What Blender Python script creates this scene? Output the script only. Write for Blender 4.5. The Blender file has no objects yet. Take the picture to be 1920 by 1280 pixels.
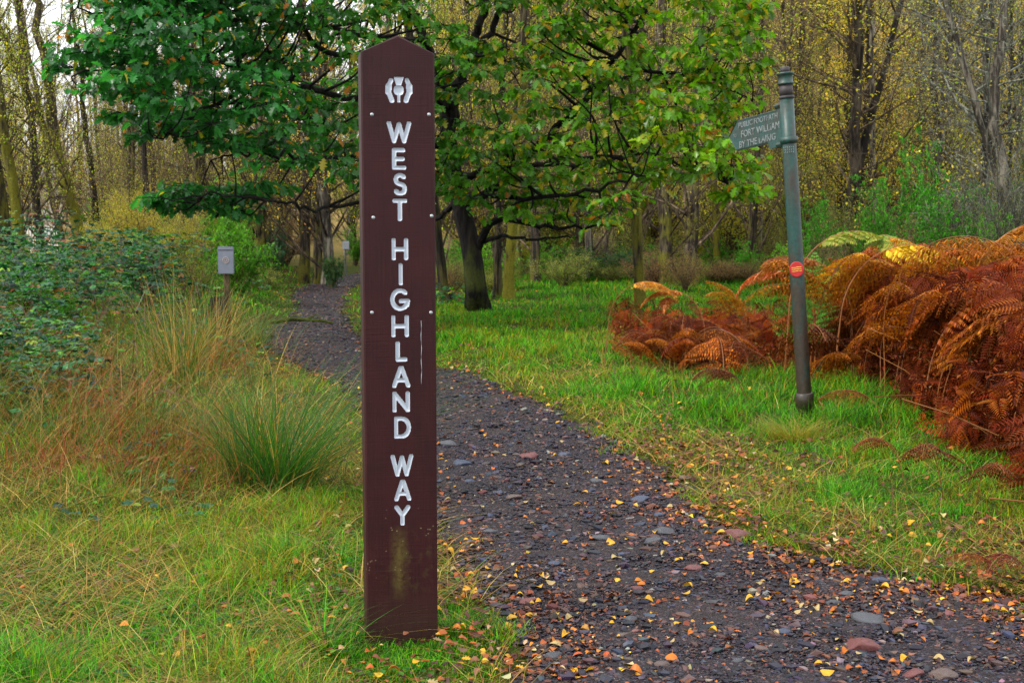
import bpy, bmesh, math, random
import numpy as np
from mathutils import Vector, Matrix
R = math.radians
sc = bpy.context.scene
COL = sc.collection
rng = np.random.default_rng(7)
rnd = random.Random(7)

# ------------------------------------------------------------------ camera
FPX = 2300.0; EYE = 1.35; PITCH = math.atan(210/FPX)
cp, sp = math.cos(PITCH), math.sin(PITCH)
cam_d = bpy.data.cameras.new('camera'); cam = bpy.data.objects.new('camera', cam_d); COL.objects.link(cam)
cam.location = (0, 0, EYE); cam.rotation_euler = (math.pi/2-PITCH, 0, 0)
cam_d.sensor_width = 36; cam_d.lens = FPX/1920*36; cam_d.clip_end = 1200; cam_d.clip_start = 0.05
cam_d.dof.use_dof = True; cam_d.dof.focus_distance = 4.6; cam_d.dof.aperture_fstop = 11
sc.camera = cam

def ray(px, py):
    x = (px-960)/FPX; y = -(py-640)/FPX
    return np.array([x, cp+y*sp, -sp+y*cp])
def P(px, py, d):
    r = ray(px, py); r = r*(d/r[1]); return np.array([r[0], r[1], EYE+r[2]])

# ------------------------------------------------------------------ noise
def _h(ix, iy, s):
    n = (ix.astype(np.int64)*374761393 + iy.astype(np.int64)*668265263 + s*1442695041) & 0xffffffff
    n = ((n ^ (n >> 13))*1274126177) & 0xffffffff
    return ((n ^ (n >> 16)) & 0xffff)/65535.0
def vn(x, y, sc_, s=0):
    x = np.asarray(x, float)/sc_; y = np.asarray(y, float)/sc_
    ix = np.floor(x); iy = np.floor(y); fx = x-ix; fy = y-iy
    fx = fx*fx*(3-2*fx); fy = fy*fy*(3-2*fy)
    a = _h(ix, iy, s); b = _h(ix+1, iy, s); c = _h(ix, iy+1, s); d = _h(ix+1, iy+1, s)
    return (a*(1-fx)+b*fx)*(1-fy)+(c*(1-fx)+d*fx)*fy
def ss(a, b, x):
    t = np.clip((np.asarray(x, float)-a)/(b-a), 0, 1); return t*t*(3-2*t)

# ------------------------------------------------------------------ path outline
def G0(px, py):
    r = ray(px, py); t = -EYE/r[2]; return (r[0]*t, r[1]*t)
left_px = [(990,1300),(965,1225),(925,1140),(880,1070),(835,1005),(760,905),(705,800),(650,735),(575,695),(510,655),(503,622),(535,600),(560,575),(548,556),(560,541),(600,527),(650,516),(720,508),(800,502)]
right_px = [(830,509),(730,517),(676,530),(652,548),(640,570),(650,598),(668,628),(700,660),(770,682),(840,694),(905,714),(985,748),(1080,792),(1180,850),(1245,885),(1290,925),(1340,985),(1430,1020),(1560,1058),(1700,1085),(1920,1120),(2150,1165)]
poly = [G0(*p) for p in left_px] + [G0(*p) for p in right_px]
poly = [(-0.5,-3.0),(-0.2,1.0),(0.0,2.6)] + poly + [(6,3.9),(14,2.6),(14,-3)]
def smooth(pl, n=4):
    out = []; m = len(pl)
    for i in range(m):
        p0, p1, p2, p3 = (np.array(pl[(i+k-1) % m]) for k in range(4))
        if np.linalg.norm(p2-p1) > 6: out.append(p1); continue
        for k in range(n):
            t = k/n
            out.append(.5*((2*p1)+(p2-p0)*t+(2*p0-5*p1+4*p2-p3)*t*t+(3*p1-p0-3*p2+p3)*t**3))
    return np.array(out)
PATH = smooth(poly, 3)
def sdf_path(x, y):
    """signed distance to path edge, negative inside"""
    x = np.asarray(x, float).ravel(); y = np.asarray(y, float).ravel()
    out = np.empty(len(x))
    A = PATH; B = np.roll(PATH, -1, 0)
    for s in range(0, len(x), 20000):
        X = x[s:s+20000, None]; Y = y[s:s+20000, None]
        dx = B[:, 0]-A[:, 0]; dy = B[:, 1]-A[:, 1]
        t = np.clip(((X-A[:, 0])*dx+(Y-A[:, 1])*dy)/(dx*dx+dy*dy+1e-9), 0, 1)
        d = np.sqrt(((X-A[:, 0]-t*dx)**2+(Y-A[:, 1]-t*dy)**2).min(1))
        c = ((A[:, 1] > Y) != (B[:, 1] > Y)) & (X < dx*(Y-A[:, 1])/(dy+1e-12)+A[:, 0])
        ins = c.sum(1) % 2 == 1
        out[s:s+20000] = np.where(ins, -d, d)
    return out

def H(x, y, sd=None):
    x = np.asarray(x, float); y = np.asarray(y, float); shp = x.shape
    x = x.ravel(); y = y.ravel()
    if sd is None: sd = sdf_path(x, y)
    off = ss(0.0, 1.2, sd)
    h = (vn(x, y, 1.3, 1)-.5)*.10*off + (vn(x, y, .35, 2)-.5)*.03*off + off*.05
    h += (vn(x, y, .8, 5)-.5)*.03*(1-off)
    lb = ss(-0.6, -3.2, x + (y-6)*.12)*ss(4, 8, y)*ss(45, 30, y)        # bank on the left
    h += lb*.22*off
    # wooded hill behind
    edge = ss(-24, 6, x-(y-90)*.05)
    h += 27*ss(46, 135, y)*(.10+.90*edge) + 26*ss(120, 330, y)*(.12+.88*edge)
    h += (vn(x, y, 14, 9)-.5)*2.0*ss(45, 90, y)
    h += (vn(x, y, 4, 4)-.5)*.25*ss(16, 30, y)*off
    h = h*(1-.95*np.exp(-((x+.36)**2+(y-3.8)**2)/.9))
    return h.reshape(shp)
def hz(x, y): return float(H(np.array([x]), np.array([y]))[0])
def G(px, py):
    """point where the pixel's ray meets the terrain"""
    r = ray(px, py); z = 0
    for _ in range(12):
        t = (z-EYE)/r[2] if r[2] < -1e-3 else 60
        t = min(t, 90); x, y = r[0]*t, r[1]*t; z = .5*z+.5*hz(x, y)
    return np.array([x, y, hz(x, y)])

# ------------------------------------------------------------------ mesh helpers
def mesh_np(name, V, Fs, mats=None, col=None, smooth_=False, midx=None):
    V = np.asarray(V, np.float32)
    if not isinstance(Fs, (list, tuple)): Fs = [Fs]
    Fs = [np.asarray(f, np.int32) for f in Fs if len(f)]
    me = bpy.data.meshes.new(name)
    me.vertices.add(len(V)); me.vertices.foreach_set('co', V.ravel())
    idx = np.concatenate([f.ravel() for f in Fs])
    tot = np.concatenate([np.full(len(f), f.shape[1], np.int32) for f in Fs])
    st = np.concatenate([[0], np.cumsum(tot)[:-1]]).astype(np.int32)
    me.loops.add(len(idx)); me.loops.foreach_set('vertex_index', idx)
    me.polygons.add(len(tot)); me.polygons.foreach_set('loop_start', st)
    if midx is not None: me.polygons.foreach_set('material_index', np.asarray(midx, np.int32))
    me.update(calc_edges=True)
    me.polygons.foreach_set('use_smooth', np.full(len(tot), bool(smooth_)))
    if col is not None:
        a = me.attributes.new('col', 'FLOAT_COLOR', 'POINT')
        c = np.ones((len(V), 4), np.float32); c[:, :3] = col
        a.data.foreach_set('color', c.ravel())
    for m in (mats if isinstance(mats, (list, tuple)) else [mats]):
        if m: me.materials.append(m)
    return me
def link(name, me, parent=None, loc=None):
    o = bpy.data.objects.new(name, me); COL.objects.link(o)
    if parent is not None: o.parent = parent
    if loc is not None: o.location = loc
    return o
def tag(o, label=None, cat=None, group=None, kind=None):
    if label: o['label'] = label
    if cat: o['category'] = cat
    if group: o['group'] = group
    if kind: o['kind'] = kind
    return o
def empty(name, loc, rz=0, label=None, cat=None, group=None):
    o = bpy.data.objects.new(name, None); COL.objects.link(o); o.empty_display_size = .2
    o.location = tuple(map(float, loc)); o.rotation_euler = (0, 0, rz)
    return tag(o, label, cat, group)

class MB:
    def __init__(s): s.V = []; s.F = {}; s.C = []; s.n = 0
    def add(s, V, F, col=None):
        V = np.asarray(V, float); s.V.append(V)
        if not isinstance(F, list): F = [F]
        for f in F:
            f = np.asarray(f, int)
            if len(f): s.F.setdefault(f.shape[1], []).append(f+s.n)
        if col is not None:
            c = np.empty((len(V), 3)); c[:] = col; s.C.append(c)
        s.n += len(V)
    def mesh(s, name, mat, smooth_=False):
        V = np.concatenate(s.V); Fs = [np.concatenate(f) for f in s.F.values()]
        return mesh_np(name, V, Fs, mat, np.concatenate(s.C) if s.C else None, smooth_)

def tube(pts, rad, k=6, cap=True):
    pts = np.asarray(pts, float); n = len(pts); rad = np.broadcast_to(np.asarray(rad, float), (n,))
    T = np.gradient(pts, axis=0); T /= np.linalg.norm(T, axis=1, keepdims=True)+1e-12
    up = np.array([0, 0, 1.]) if abs(T[0][2]) < .9 else np.array([1., 0, 0])
    u = np.cross(T[0], up); u /= np.linalg.norm(u)
    V = np.empty((n, k, 3)); a = np.arange(k)/k*2*math.pi
    for i in range(n):
        u = u-T[i]*np.dot(u, T[i]); u /= np.linalg.norm(u)+1e-12
        w = np.cross(T[i], u)
        V[i] = pts[i]+rad[i]*(np.cos(a)[:, None]*u+np.sin(a)[:, None]*w)
    i = np.arange(n-1)[:, None]*k; j = np.arange(k)[None]
    j2 = (j+1) % k
    F = np.stack([i+j, i+j2, i+k+j2, i+k+j], -1).reshape(-1, 4)
    V = V.reshape(-1, 3)
    if cap and k > 3:
        V = np.vstack([V, pts[0], pts[-1]]); m = n*k
        t0 = np.array([[m, (q+1) % k, q] for q in range(k)]); t1 = np.array([[m+1, m-k+q, m-k+(q+1) % k] for q in range(k)])
        return V, [F, np.vstack([t0, t1])]
    return V, [F]

def rots(dirs, roll=None, upv=(0, 0, 1)):
    """matrices whose Y column is dirs, Z column near upv then rolled about Y"""
    Y = dirs/(np.linalg.norm(dirs, axis=1, keepdims=True)+1e-9)
    U = np.broadcast_to(np.asarray(upv, float), Y.shape)
    X = np.cross(Y, U); nx = np.linalg.norm(X, axis=1, keepdims=True)
    X = np.where(nx < 1e-3, np.array([[1., 0, 0]]), X/(nx+1e-9)); Z = np.cross(X, Y)
    if roll is not None:
        c = np.cos(roll)[:, None]; s = np.sin(roll)[:, None]
        X, Z = c*X+s*Z, -s*X+c*Z
    return np.stack([X, Y, Z], -1)
def scatter(tV, tF, pos, Rm, scl, col, jit=0.0):
    """returns V, F, C for n copies of a template"""
    n = len(pos); k = len(tV); scl = np.asarray(scl, float)
    if scl.ndim == 1: scl = scl[:, None].repeat(3, 1)
    V = np.einsum('nij,nkj->nki', Rm, tV[None]*scl[:, None, :])+pos[:, None]
    out = [(f[None]+(np.arange(n)*k)[:, None, None]).reshape(-1, f.shape[1]) for f in (tF if isinstance(tF, list) else [tF])]
    C = np.repeat(col, k, 0)
    return V.reshape(-1, 3), out, C
def rdir(n, zlo=-1, zhi=1, g=rng):
    a = g.uniform(0, 2*math.pi, n); z = g.uniform(zlo, zhi, n); r = np.sqrt(np.maximum(0, 1-z*z))
    return np.stack([r*np.cos(a), r*np.sin(a), z], -1)
def palette(n, cols, w, var=.18, g=rng):
    c = np.array(cols)[g.choice(len(cols), n, p=np.array(w)/sum(w))]
    c = c*(1+g.normal(0, var, (n, 1)))*(1+g.normal(0, var*.35, (n, 3)))
    return np.clip(c, .001, .95)

# templates
def leaf_lobed(fold=.28):
    out = [(0, 0), (.035, .10), (.20, .20), (.09, .30), (.33, .44), (.13, .54), (.36, .70), (.15, .76), (.17, .90), (.0, 1.)]
    V = []; F = []
    for x, y in out: V += [(-x, y, fold*x-.35*y*y*.5), (0, y, -.35*y*y*.5), (x, y, fold*x-.35*y*y*.5)]
    for i in range(len(out)-1):
        a = i*3; b = a+3
        F += [(a, a+1, b+1, b), (a+1, a+2, b+2, b+1)]
    return np.array(V), np.array(F)
def leaf_oval(w=.36, fold=.3, curl=.3, n=5, tip=1.0):
    V = []; F = []
    for i in range(n):
        y = i/(n-1); x = w*math.sin(math.pi*min(1, y**.8))**.8 if 0 < y < 1 else 0.005
        z = -curl*(y-.4)**2
        V += [(-x, y, fold*x+z), (0, y, z), (x, y, fold*x+z)]
    for i in range(n-1):
        a = i*3; b = a+3; F += [(a, a+1, b+1, b), (a+1, a+2, b+2, b+1)]
    return np.array(V), np.array(F)
leafK = (np.array([(0, 0, 0), (.32, .45, .08), (0, 1, -.08), (-.32, .45, .08)]), np.array([(0, 1, 2, 3)]))
leafO = leaf_oval(); leafL = leaf_lobed()
_ico = None
def ico(sub=1):
    bm = bmesh.new(); bmesh.ops.create_icosphere(bm, subdivisions=sub, radius=1)
    V = np.array([v.co[:] for v in bm.verts]); F = np.array([[v.index for v in f.verts] for f in bm.faces]); bm.free(); return V, F

# ------------------------------------------------------------------ materials
def newmat(name):
    m = bpy.data.materials.new(name); m.use_nodes = True; nt = m.node_tree; nt.nodes.clear()
    return m, nt, nt.nodes, nt.links
def N(nt, t, **kw):
    n = nt.nodes.new(t)
    for k, v in kw.items():
        if k.startswith('_'): setattr(n, k[1:], v)
        else: n.inputs[k.replace('__', ' ')].default_value = v
    return n
def ramp(nt, fac, stops, interp='LINEAR'):
    r = nt.nodes.new('ShaderNodeValToRGB'); r.color_ramp.interpolation = interp
    e = r.color_ramp.elements
    while len(e) < len(stops): e.new(.5)
    for x, (p, c) in zip(e, stops): x.position = p; x.color = (*c, 1) if len(c) == 3 else c
    nt.links.new(fac, r.inputs[0]); return r.outputs[0]
def mixc(nt, f, a, b, mode='MIX'):
    m = nt.nodes.new('ShaderNodeMix'); m.data_type = 'RGBA'; m.blend_type = mode
    for s, v in ((m.inputs[0], f), (m.inputs[6], a), (m.inputs[7], b)):
        if isinstance(v, (int, float)): s.default_value = v
        elif isinstance(v, tuple): s.default_value = (*v, 1) if len(v) == 3 else v
        else: nt.links.new(v, s)
    return m.outputs[2]
def math_(nt, op, a, b=None, c=None, clamp=False):
    m = nt.nodes.new('ShaderNodeMath'); m.operation = op; m.use_clamp = clamp
    for i, v in enumerate((a, b, c)):
        if v is None: continue
        if isinstance(v, (int, float)): m.inputs[i].default_value = v
        else: nt.links.new(v, m.inputs[i])
    return m.outputs[0]
def noise(nt, scale, vec=None, detail=4, rough=.6, dist=0):
    n = N(nt, 'ShaderNodeTexNoise', Scale=scale, Detail=detail, Roughness=rough, Distortion=dist)
    if vec is not None: nt.links.new(vec, n.inputs['Vector'])
    return n.outputs['Fac']
def bump(nt, h, strength=.4, dist=.01):
    b = N(nt, 'ShaderNodeBump', Strength=strength, Distance=dist); nt.links.new(h, b.inputs['Height']); return b.outputs[0]
def out(nt, sh): o = nt.nodes.new('ShaderNodeOutputMaterial'); nt.links.new(sh, o.inputs[0])
def coords(nt, kind='Object'): return nt.nodes.new('ShaderNodeTexCoord').outputs[kind]
def mapping(nt, vec, scale):
    m = nt.nodes.new('ShaderNodeMapping'); m.inputs['Scale'].default_value = scale; nt.links.new(vec, m.inputs['Vector']); return m.outputs[0]

def mat_attr(name, rough=.5, spec=.4, trans=.35, ovar=0.0, hvar=0.0, tcol=1.5):
    m, nt, nd, ln = newmat(name)
    a = nt.nodes.new('ShaderNodeAttribute'); a.attribute_name = 'col'; c = a.outputs['Color']
    if ovar or hvar:
        oi = nt.nodes.new('ShaderNodeObjectInfo'); hs = nt.nodes.new('ShaderNodeHueSaturation')
        ln.new(math_(nt, 'MULTIPLY_ADD', oi.outputs['Random'], 2*ovar, 1-ovar), hs.inputs['Value'])
        r2 = math_(nt, 'FRACT', math_(nt, 'MULTIPLY', oi.outputs['Random'], 37.7))
        ln.new(math_(nt, 'MULTIPLY_ADD', r2, 2*hvar, .5-hvar), hs.inputs['Hue'])
        ln.new(c, hs.inputs['Color']); c = hs.outputs[0]
    p = N(nt, 'ShaderNodeBsdfPrincipled', Roughness=rough); p.inputs['Specular IOR Level'].default_value = spec
    ln.new(c, p.inputs['Base Color'])
    if trans:
        t = nt.nodes.new('ShaderNodeBsdfTranslucent')
        g = mixc(nt, 1.0, c, (tcol, tcol*1.05, tcol*.55), 'MULTIPLY'); ln.new(g, t.inputs[0])
        mx = nt.nodes.new('ShaderNodeMixShader'); mx.inputs[0].default_value = trans
        ln.new(p.outputs[0], mx.inputs[1]); ln.new(t.outputs[0], mx.inputs[2]); out(nt, mx.outputs[0])
    else: out(nt, p.outputs[0])
    return m
M = {}
M['grass'] = mat_attr('grass_blades', .5, .22, .35)
M['straw'] = mat_attr('dry_grass', .6, .25, .25, tcol=1.2)
M['oakleaf'] = mat_attr('oak_leaf', .33, .42, .52)
M['leaf'] = mat_attr('shrub_leaf', .5, .3, .50, .22, .018)
M['bramble'] = mat_attr('bramble_leaf', .42, .35, .3)
M['bracken'] = mat_attr('bracken_blade', .6, .18, .30, .30, .012, tcol=1.3)
M['litter'] = mat_attr('fallen_leaf', .45, .28, .12, tcol=1.1)
M['pebble'] = mat_attr('wet_pebble', .45, .25, 0)

def mat_bark(name, a, b, moss, mossamt=.5, scale=1.0, mossh=2.0):
    m, nt, nd, ln = newmat(name); v = coords(nt)
    vz = mapping(nt, v, (9*scale, 9*scale, 1.6*scale))
    n1 = noise(nt, 1.0, vz, 6, .65, .3); n2 = noise(nt, 1.6*scale, v, 5, .6)
    n4 = noise(nt, 1.0, mapping(nt, v, (5*scale, 5*scale, 1.1*scale)), 4, .6, .8)
    c = ramp(nt, n1, [(.40, tuple(x*.5 for x in a)), (.48, a), (.60, b)])
    c = mixc(nt, math_(nt, 'MULTIPLY', math_(nt, 'SUBTRACT', n4, .5), 5, clamp=True), c, tuple(x*.55 for x in a))
    sx = nt.nodes.new('ShaderNodeSeparateXYZ'); ln.new(v, sx.inputs[0])
    hz_ = math_(nt, 'MULTIPLY_ADD', sx.outputs[2], -1/mossh*.35, .35+mossamt*.3)
    f = math_(nt, 'ADD', n2, math_(nt, 'MAXIMUM', hz_, mossamt*.18)); 
    oi = nt.nodes.new('ShaderNodeObjectInfo')
    f = math_(nt, 'ADD', f, math_(nt, 'MULTIPLY_ADD', oi.outputs['Random'], .24, -.12))
    f = math_(nt, 'MULTIPLY', math_(nt, 'SUBTRACT', math_(nt, 'MULTIPLY_ADD', n1, .5, math_(nt, 'SUBTRACT', f, .25)), .90), 7, clamp=True)
    mc = ramp(nt, noise(nt, 30*scale, v, 3), [(.3, tuple(x*.55 for x in moss)), (.7, moss)])
    c = mixc(nt, f, c, mc)
    hs = nt.nodes.new('ShaderNodeHueSaturation'); ln.new(c, hs.inputs['Color'])
    ln.new(math_(nt, 'MULTIPLY_ADD', oi.outputs['Random'], 1.0, .32), hs.inputs['Value'])
    p = N(nt, 'ShaderNodeBsdfPrincipled', Roughness=.85); p.inputs['Specular IOR Level'].default_value = .2; ln.new(hs.outputs[0], p.inputs['Base Color'])
    ln.new(bump(nt, math_(nt, 'ADD', n1, math_(nt, 'MULTIPLY', n4, .8)), 1.0, .05), p.inputs['Normal']); out(nt, p.outputs[0]); return m
M['bark_oak'] = mat_bark('oak_bark', (.007, .005, .004), (.034, .025, .018), (.060, .075, .008), .62, 1, 1.6)
M['bark'] = mat_bark('woodland_bark', (.035, .026, .018), (.15, .115, .08), (.16, .15, .02), .55, 1, 4)
M['bark_moss'] = mat_bark('mossy_bark', (.035, .026, .015), (.13, .10, .055), (.17, .155, .014), .85, 1, 6)
M['bark_pale'] = mat_bark('pale_bark', (.08, .065, .05), (.34, .30, .23), (.12, .13, .03), .3, 1, 3)
M['twig'] = mat_bark('twig_bark', (.09, .062, .04), (.28, .20, .12), (.12, .11, .03), .3, 1, 3)
M['twig_grey'] = mat_bark('lichen_twig_bark', (.07, .07, .055), (.20, .205, .165), (.17, .19, .07), .3, 1, 3)

def mat_ground():
    m, nt, nd, ln = newmat('woodland_soil'); v = coords(nt)
    n1 = noise(nt, .6, v, 6, .65); n2 = noise(nt, 9, v, 5, .7); n3 = noise(nt, 60, v, 3, .7)
    a = ramp(nt, noise(nt, 34, v, 6, .75), [(.3, (.010, .008, .004)), (.46, (.026, .034, .005)), (.56, (.05, .07, .007)), (.7, (.10, .06, .018))])
    b = ramp(nt, noise(nt, 48, v, 5, .75), [(.35, (.012, .006, .004)), (.52, (.055, .024, .009)), (.66, (.13, .05, .016))])
    f = math_(nt, 'MULTIPLY', math_(nt, 'SUBTRACT', n1, .52), 6, clamp=True)
    c = mixc(nt, f, a, b)
    # leaf covered slope farther off
    sx = nt.nodes.new('ShaderNodeSeparateXYZ'); ln.new(v, sx.inputs[0])
    far = math_(nt, 'MULTIPLY', math_(nt, 'SUBTRACT', sx.outputs[1], 44), .04, clamp=True)
    d = ramp(nt, noise(nt, .9, v, 8, .75), [(.3, (.12, .09, .03)), (.5, (.28, .20, .07)), (.62, (.32, .19, .09)), (.8, (.25, .24, .05))])
    c = mixc(nt, far, c, d)
    p = N(nt, 'ShaderNodeBsdfPrincipled', Roughness=.95); p.inputs['Specular IOR Level'].default_value = .08; ln.new(c, p.inputs['Base Color'])
    ln.new(bump(nt, n3, .6, .02), p.inputs['Normal']); out(nt, p.outputs[0]); return m
M['ground'] = mat_ground()
def mat_path():
    m, nt, nd, ln = newmat('gravel_bed'); v = coords(nt)
    vo = N(nt, 'ShaderNodeTexVoronoi', Scale=95); ln.new(v, vo.inputs['Vector'])
    vo2 = N(nt, 'ShaderNodeTexVoronoi', Scale=38); ln.new(v, vo2.inputs['Vector'])
    sep = nt.nodes.new('ShaderNodeSeparateColor'); ln.new(vo.outputs['Color'], sep.inputs[0])
    c = ramp(nt, sep.outputs[0], [(0, (.007, .006, .009)), (.35, (.017, .012, .016)), (.6, (.035, .019, .017)), (.85, (.02, .018, .028)), (1, (.15, .11, .105))])
    sep2 = nt.nodes.new('ShaderNodeSeparateColor'); ln.new(vo2.outputs['Color'], sep2.inputs[0])
    c2 = ramp(nt, sep2.outputs[1], [(0, (.010, .008, .012)), (.5, (.033, .019, .019)), (1, (.036, .034, .048))])
    c = mixc(nt, .4, c, c2)
    dirt = noise(nt, 1.3, v, 6, .65)
    c = mixc(nt, math_(nt, 'MULTIPLY', math_(nt, 'SUBTRACT', dirt, .45), 3, clamp=True), c, mixc(nt, .5, c, (.055, .030, .024)))
    hgt = math_(nt, 'SUBTRACT', 1.0, math_(nt, 'ADD', vo.outputs['Distance'], math_(nt, 'MULTIPLY', vo2.outputs['Distance'], 1.4)))
    wet = noise(nt, .9, v, 4)
    p = nt.nodes.new('ShaderNodeBsdfPrincipled'); ln.new(c, p.inputs['Base Color']); p.inputs['Specular IOR Level'].default_value = .22
    ln.new(ramp(nt, wet, [(.35, (.4,)*3), (.6, (.75,)*3)]), p.inputs['Roughness'])
    ln.new(bump(nt, hgt, 1.0, .02), p.inputs['Normal']); out(nt, p.outputs[0]); return m
M['path'] = mat_path()

# ------------------------------------------------------------------ world / light
SUN_EL, SUN_AZ = R(42), R(-118)   # azimuth measured from +Y clockwise (negative: to the left, behind the camera)
w = bpy.data.worlds.new('World'); sc.world = w; w.use_nodes = True; nt = w.node_tree; nt.nodes.clear(); ln = nt.links
sky = nt.nodes.new('ShaderNodeTexSky'); sky.sky_type = 'NISHITA'; sky.sun_disc = False
sky.sun_elevation = SUN_EL; sky.sun_rotation = SUN_AZ; sky.dust_density = 2.0
tc = nt.nodes.new('ShaderNodeTexCoord')
cn = noise(nt, 2.2, mapping(nt, tc.outputs['Generated'], (1, 1, 2.5)), 6, .6, .4)
cloud = ramp(nt, cn, [(.35, (6.6, 6.9, 7.6)), (.65, (9.5, 9.6, 9.8))])
fac = ramp(nt, cn, [(.30, (.55,)*3), (.50, (.95,)*3)])
bg = nt.nodes.new('ShaderNodeBackground'); ln.new(mixc(nt, fac, sky.outputs[0], cloud), bg.inputs[0]); bg.inputs[1].default_value = .118
wo = nt.nodes.new('ShaderNodeOutputWorld'); ln.new(bg.outputs[0], wo.inputs[0])
sd_ = bpy.data.lights.new('sun', 'SUN'); sd_.energy = 1.5; sd_.angle = R(12); sd_.color = (1, .95, .86)
so = bpy.data.objects.new('sun', sd_); COL.objects.link(so)
sdir = Vector((math.sin(SUN_AZ)*math.cos(SUN_EL), math.cos(SUN_AZ)*math.cos(SUN_EL), math.sin(SUN_EL)))
so.rotation_euler = sdir.to_track_quat('Z', 'Y').to_euler(); so.location = (0, 0, 30)
sc.view_settings.view_transform = 'Standard'; sc.view_settings.look = 'None'; sc.view_settings.exposure = 1.28; sc.view_settings.gamma = 1
sc.cycles.max_bounces = 7; sc.cycles.diffuse_bounces = 3; sc.cycles.glossy_bounces = 2; sc.cycles.transmission_bounces = 4

# ------------------------------------------------------------------ ground sheets
def axis(stops):
    out = []
    for a, b, s in stops: out += list(np.arange(a, b, s))
    return np.array(out+[stops[-1][1]])
gx = axis([(-420, -60, 12), (-60, -12, 1.2), (-12, 12, .12), (12, 60, 1.2), (60, 420, 12)])
gy = axis([(-60, -4, 4), (-4, 2, .5), (2, 16, .12), (16, 50, .35), (50, 180, 2), (180, 700, 12)])
X, Y = np.meshgrid(gx, gy); sdg = sdf_path(X, Y).reshape(X.shape)
Z = H(X, Y, sdg.ravel())
Z -= .02*(sdg < -.06)
nx = len(gx); i = np.arange(len(gy)-1)[:, None]*nx; j = np.arange(nx-1)[None]
F = np.stack([i+j, i+j+1, i+nx+j+1, i+nx+j], -1).reshape(-1, 4)
o = link('ground', mesh_np('ground', np.stack([X, Y, Z], -1).reshape(-1, 3), F, M['ground'], smooth_=True)); tag(o, kind='structure')
# path sheet
gx2 = np.arange(-8, 10, .05); gy2 = np.concatenate([np.arange(-2, 18, .05), np.arange(18, 46, .15)])
X, Y = np.meshgrid(gx2, gy2); sdp = sdf_path(X, Y).reshape(X.shape)
nz = (vn(X, Y, .22, 21)-.5)*.22+(vn(X, Y, .07, 22)-.5)*.08
keep = (sdp+nz) < .02
Z = H(X, Y, sdp.ravel())+.006+(vn(X, Y, .12, 23)-.5)*.012
nx = len(gx2); i = np.arange(len(gy2)-1)[:, None]*nx; j = np.arange(nx-1)[None]
F = np.stack([i+j, i+j+1, i+nx+j+1, i+nx+j], -1).reshape(-1, 4)
F = F[keep.ravel()[F].all(1)]
used = np.unique(F); rm = np.zeros(X.size, int); rm[used] = np.arange(len(used))
V = np.stack([X, Y, Z], -1).reshape(-1, 3)[used]
o = link('path', mesh_np('path', V, rm[F], M['path'], smooth_=True)); tag(o, kind='structure')

# ------------------------------------------------------------------ sampling over the visible ground
def view_samples(n, y0, y1, power=2.0, margin=.12, g=rng, xlim=None):
    """points on the ground, density falling as 1/d^power, inside the widened view wedge"""
    u = g.uniform(0, 1, n)
    if abs(power-2) < 1e-6: y = y0*(y1/y0)**u
    else:
        q = 2-power; y = (y0**q+u*(y1**q-y0**q))**(1/q)
    half = 960/FPX+margin
    x = g.uniform(-half, half, n)*y+g.normal(0, .05, n)
    return x, y

def blades(pos, h, wd, az, lean, curve, col, tipcol=None, lv=4):
    n = len(pos); t = np.linspace(0, 1, lv)
    d = np.stack([np.cos(az), np.sin(az), np.zeros(n)], -1)
    sidea = az+math.pi/2+rng.uniform(-.9, .9, n); s = np.stack([np.cos(sidea), np.sin(sidea), np.zeros(n)], -1)
    out_ = (lean[:, None]*t+curve[:, None]*t**2.2)*h[:, None]
    up = h[:, None]*(t-.45*np.clip(curve, 0, 1.5)[:, None]*t**2.5)
    C = pos[:, None]+d[:, None]*out_[..., None]; C[..., 2] += up
    wp = np.array([1, .85, .5, .06]) if lv == 4 else np.interp(t, [0, .3, .7, 1], [1, .9, .5, .06])
    W = (wd[:, None]*wp)[..., None]*s[:, None]*.5
    V = np.stack([C-W, C+W], 2).reshape(-1, 3)
    b = (np.arange(n)*lv*2)[:, None, None]; q = (np.arange(lv-1)*2)[None, :, None]
    F = (b+q+np.array([0, 1, 3, 2])[None, None]).reshape(-1, 4)
    c = np.repeat(col[:, None], lv, 1)
    if tipcol is not None: c = c*(1-t[None, :, None]*.7)+tipcol[:, None]*t[None, :, None]*.7
    return V, F, np.repeat(c.reshape(-1, 3), 2, 0)

GREEN = [(.036, .20, .002), (.066, .30, .002), (.014, .08, .003), (.12, .30, .003), (.19, .26, .004)]
STRAW = [(.24, .13, .026), (.34, .21, .06), (.15, .07, .014), (.22, .06, .012), (.13, .13, .016)]

def near_post(x, y): return (np.abs(x+.36) < .14) & (np.abs(y-4.03) < .1)
POST_XY = np.array([G0(753, 1205)[0], G0(753, 1205)[1]+.06])

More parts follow.
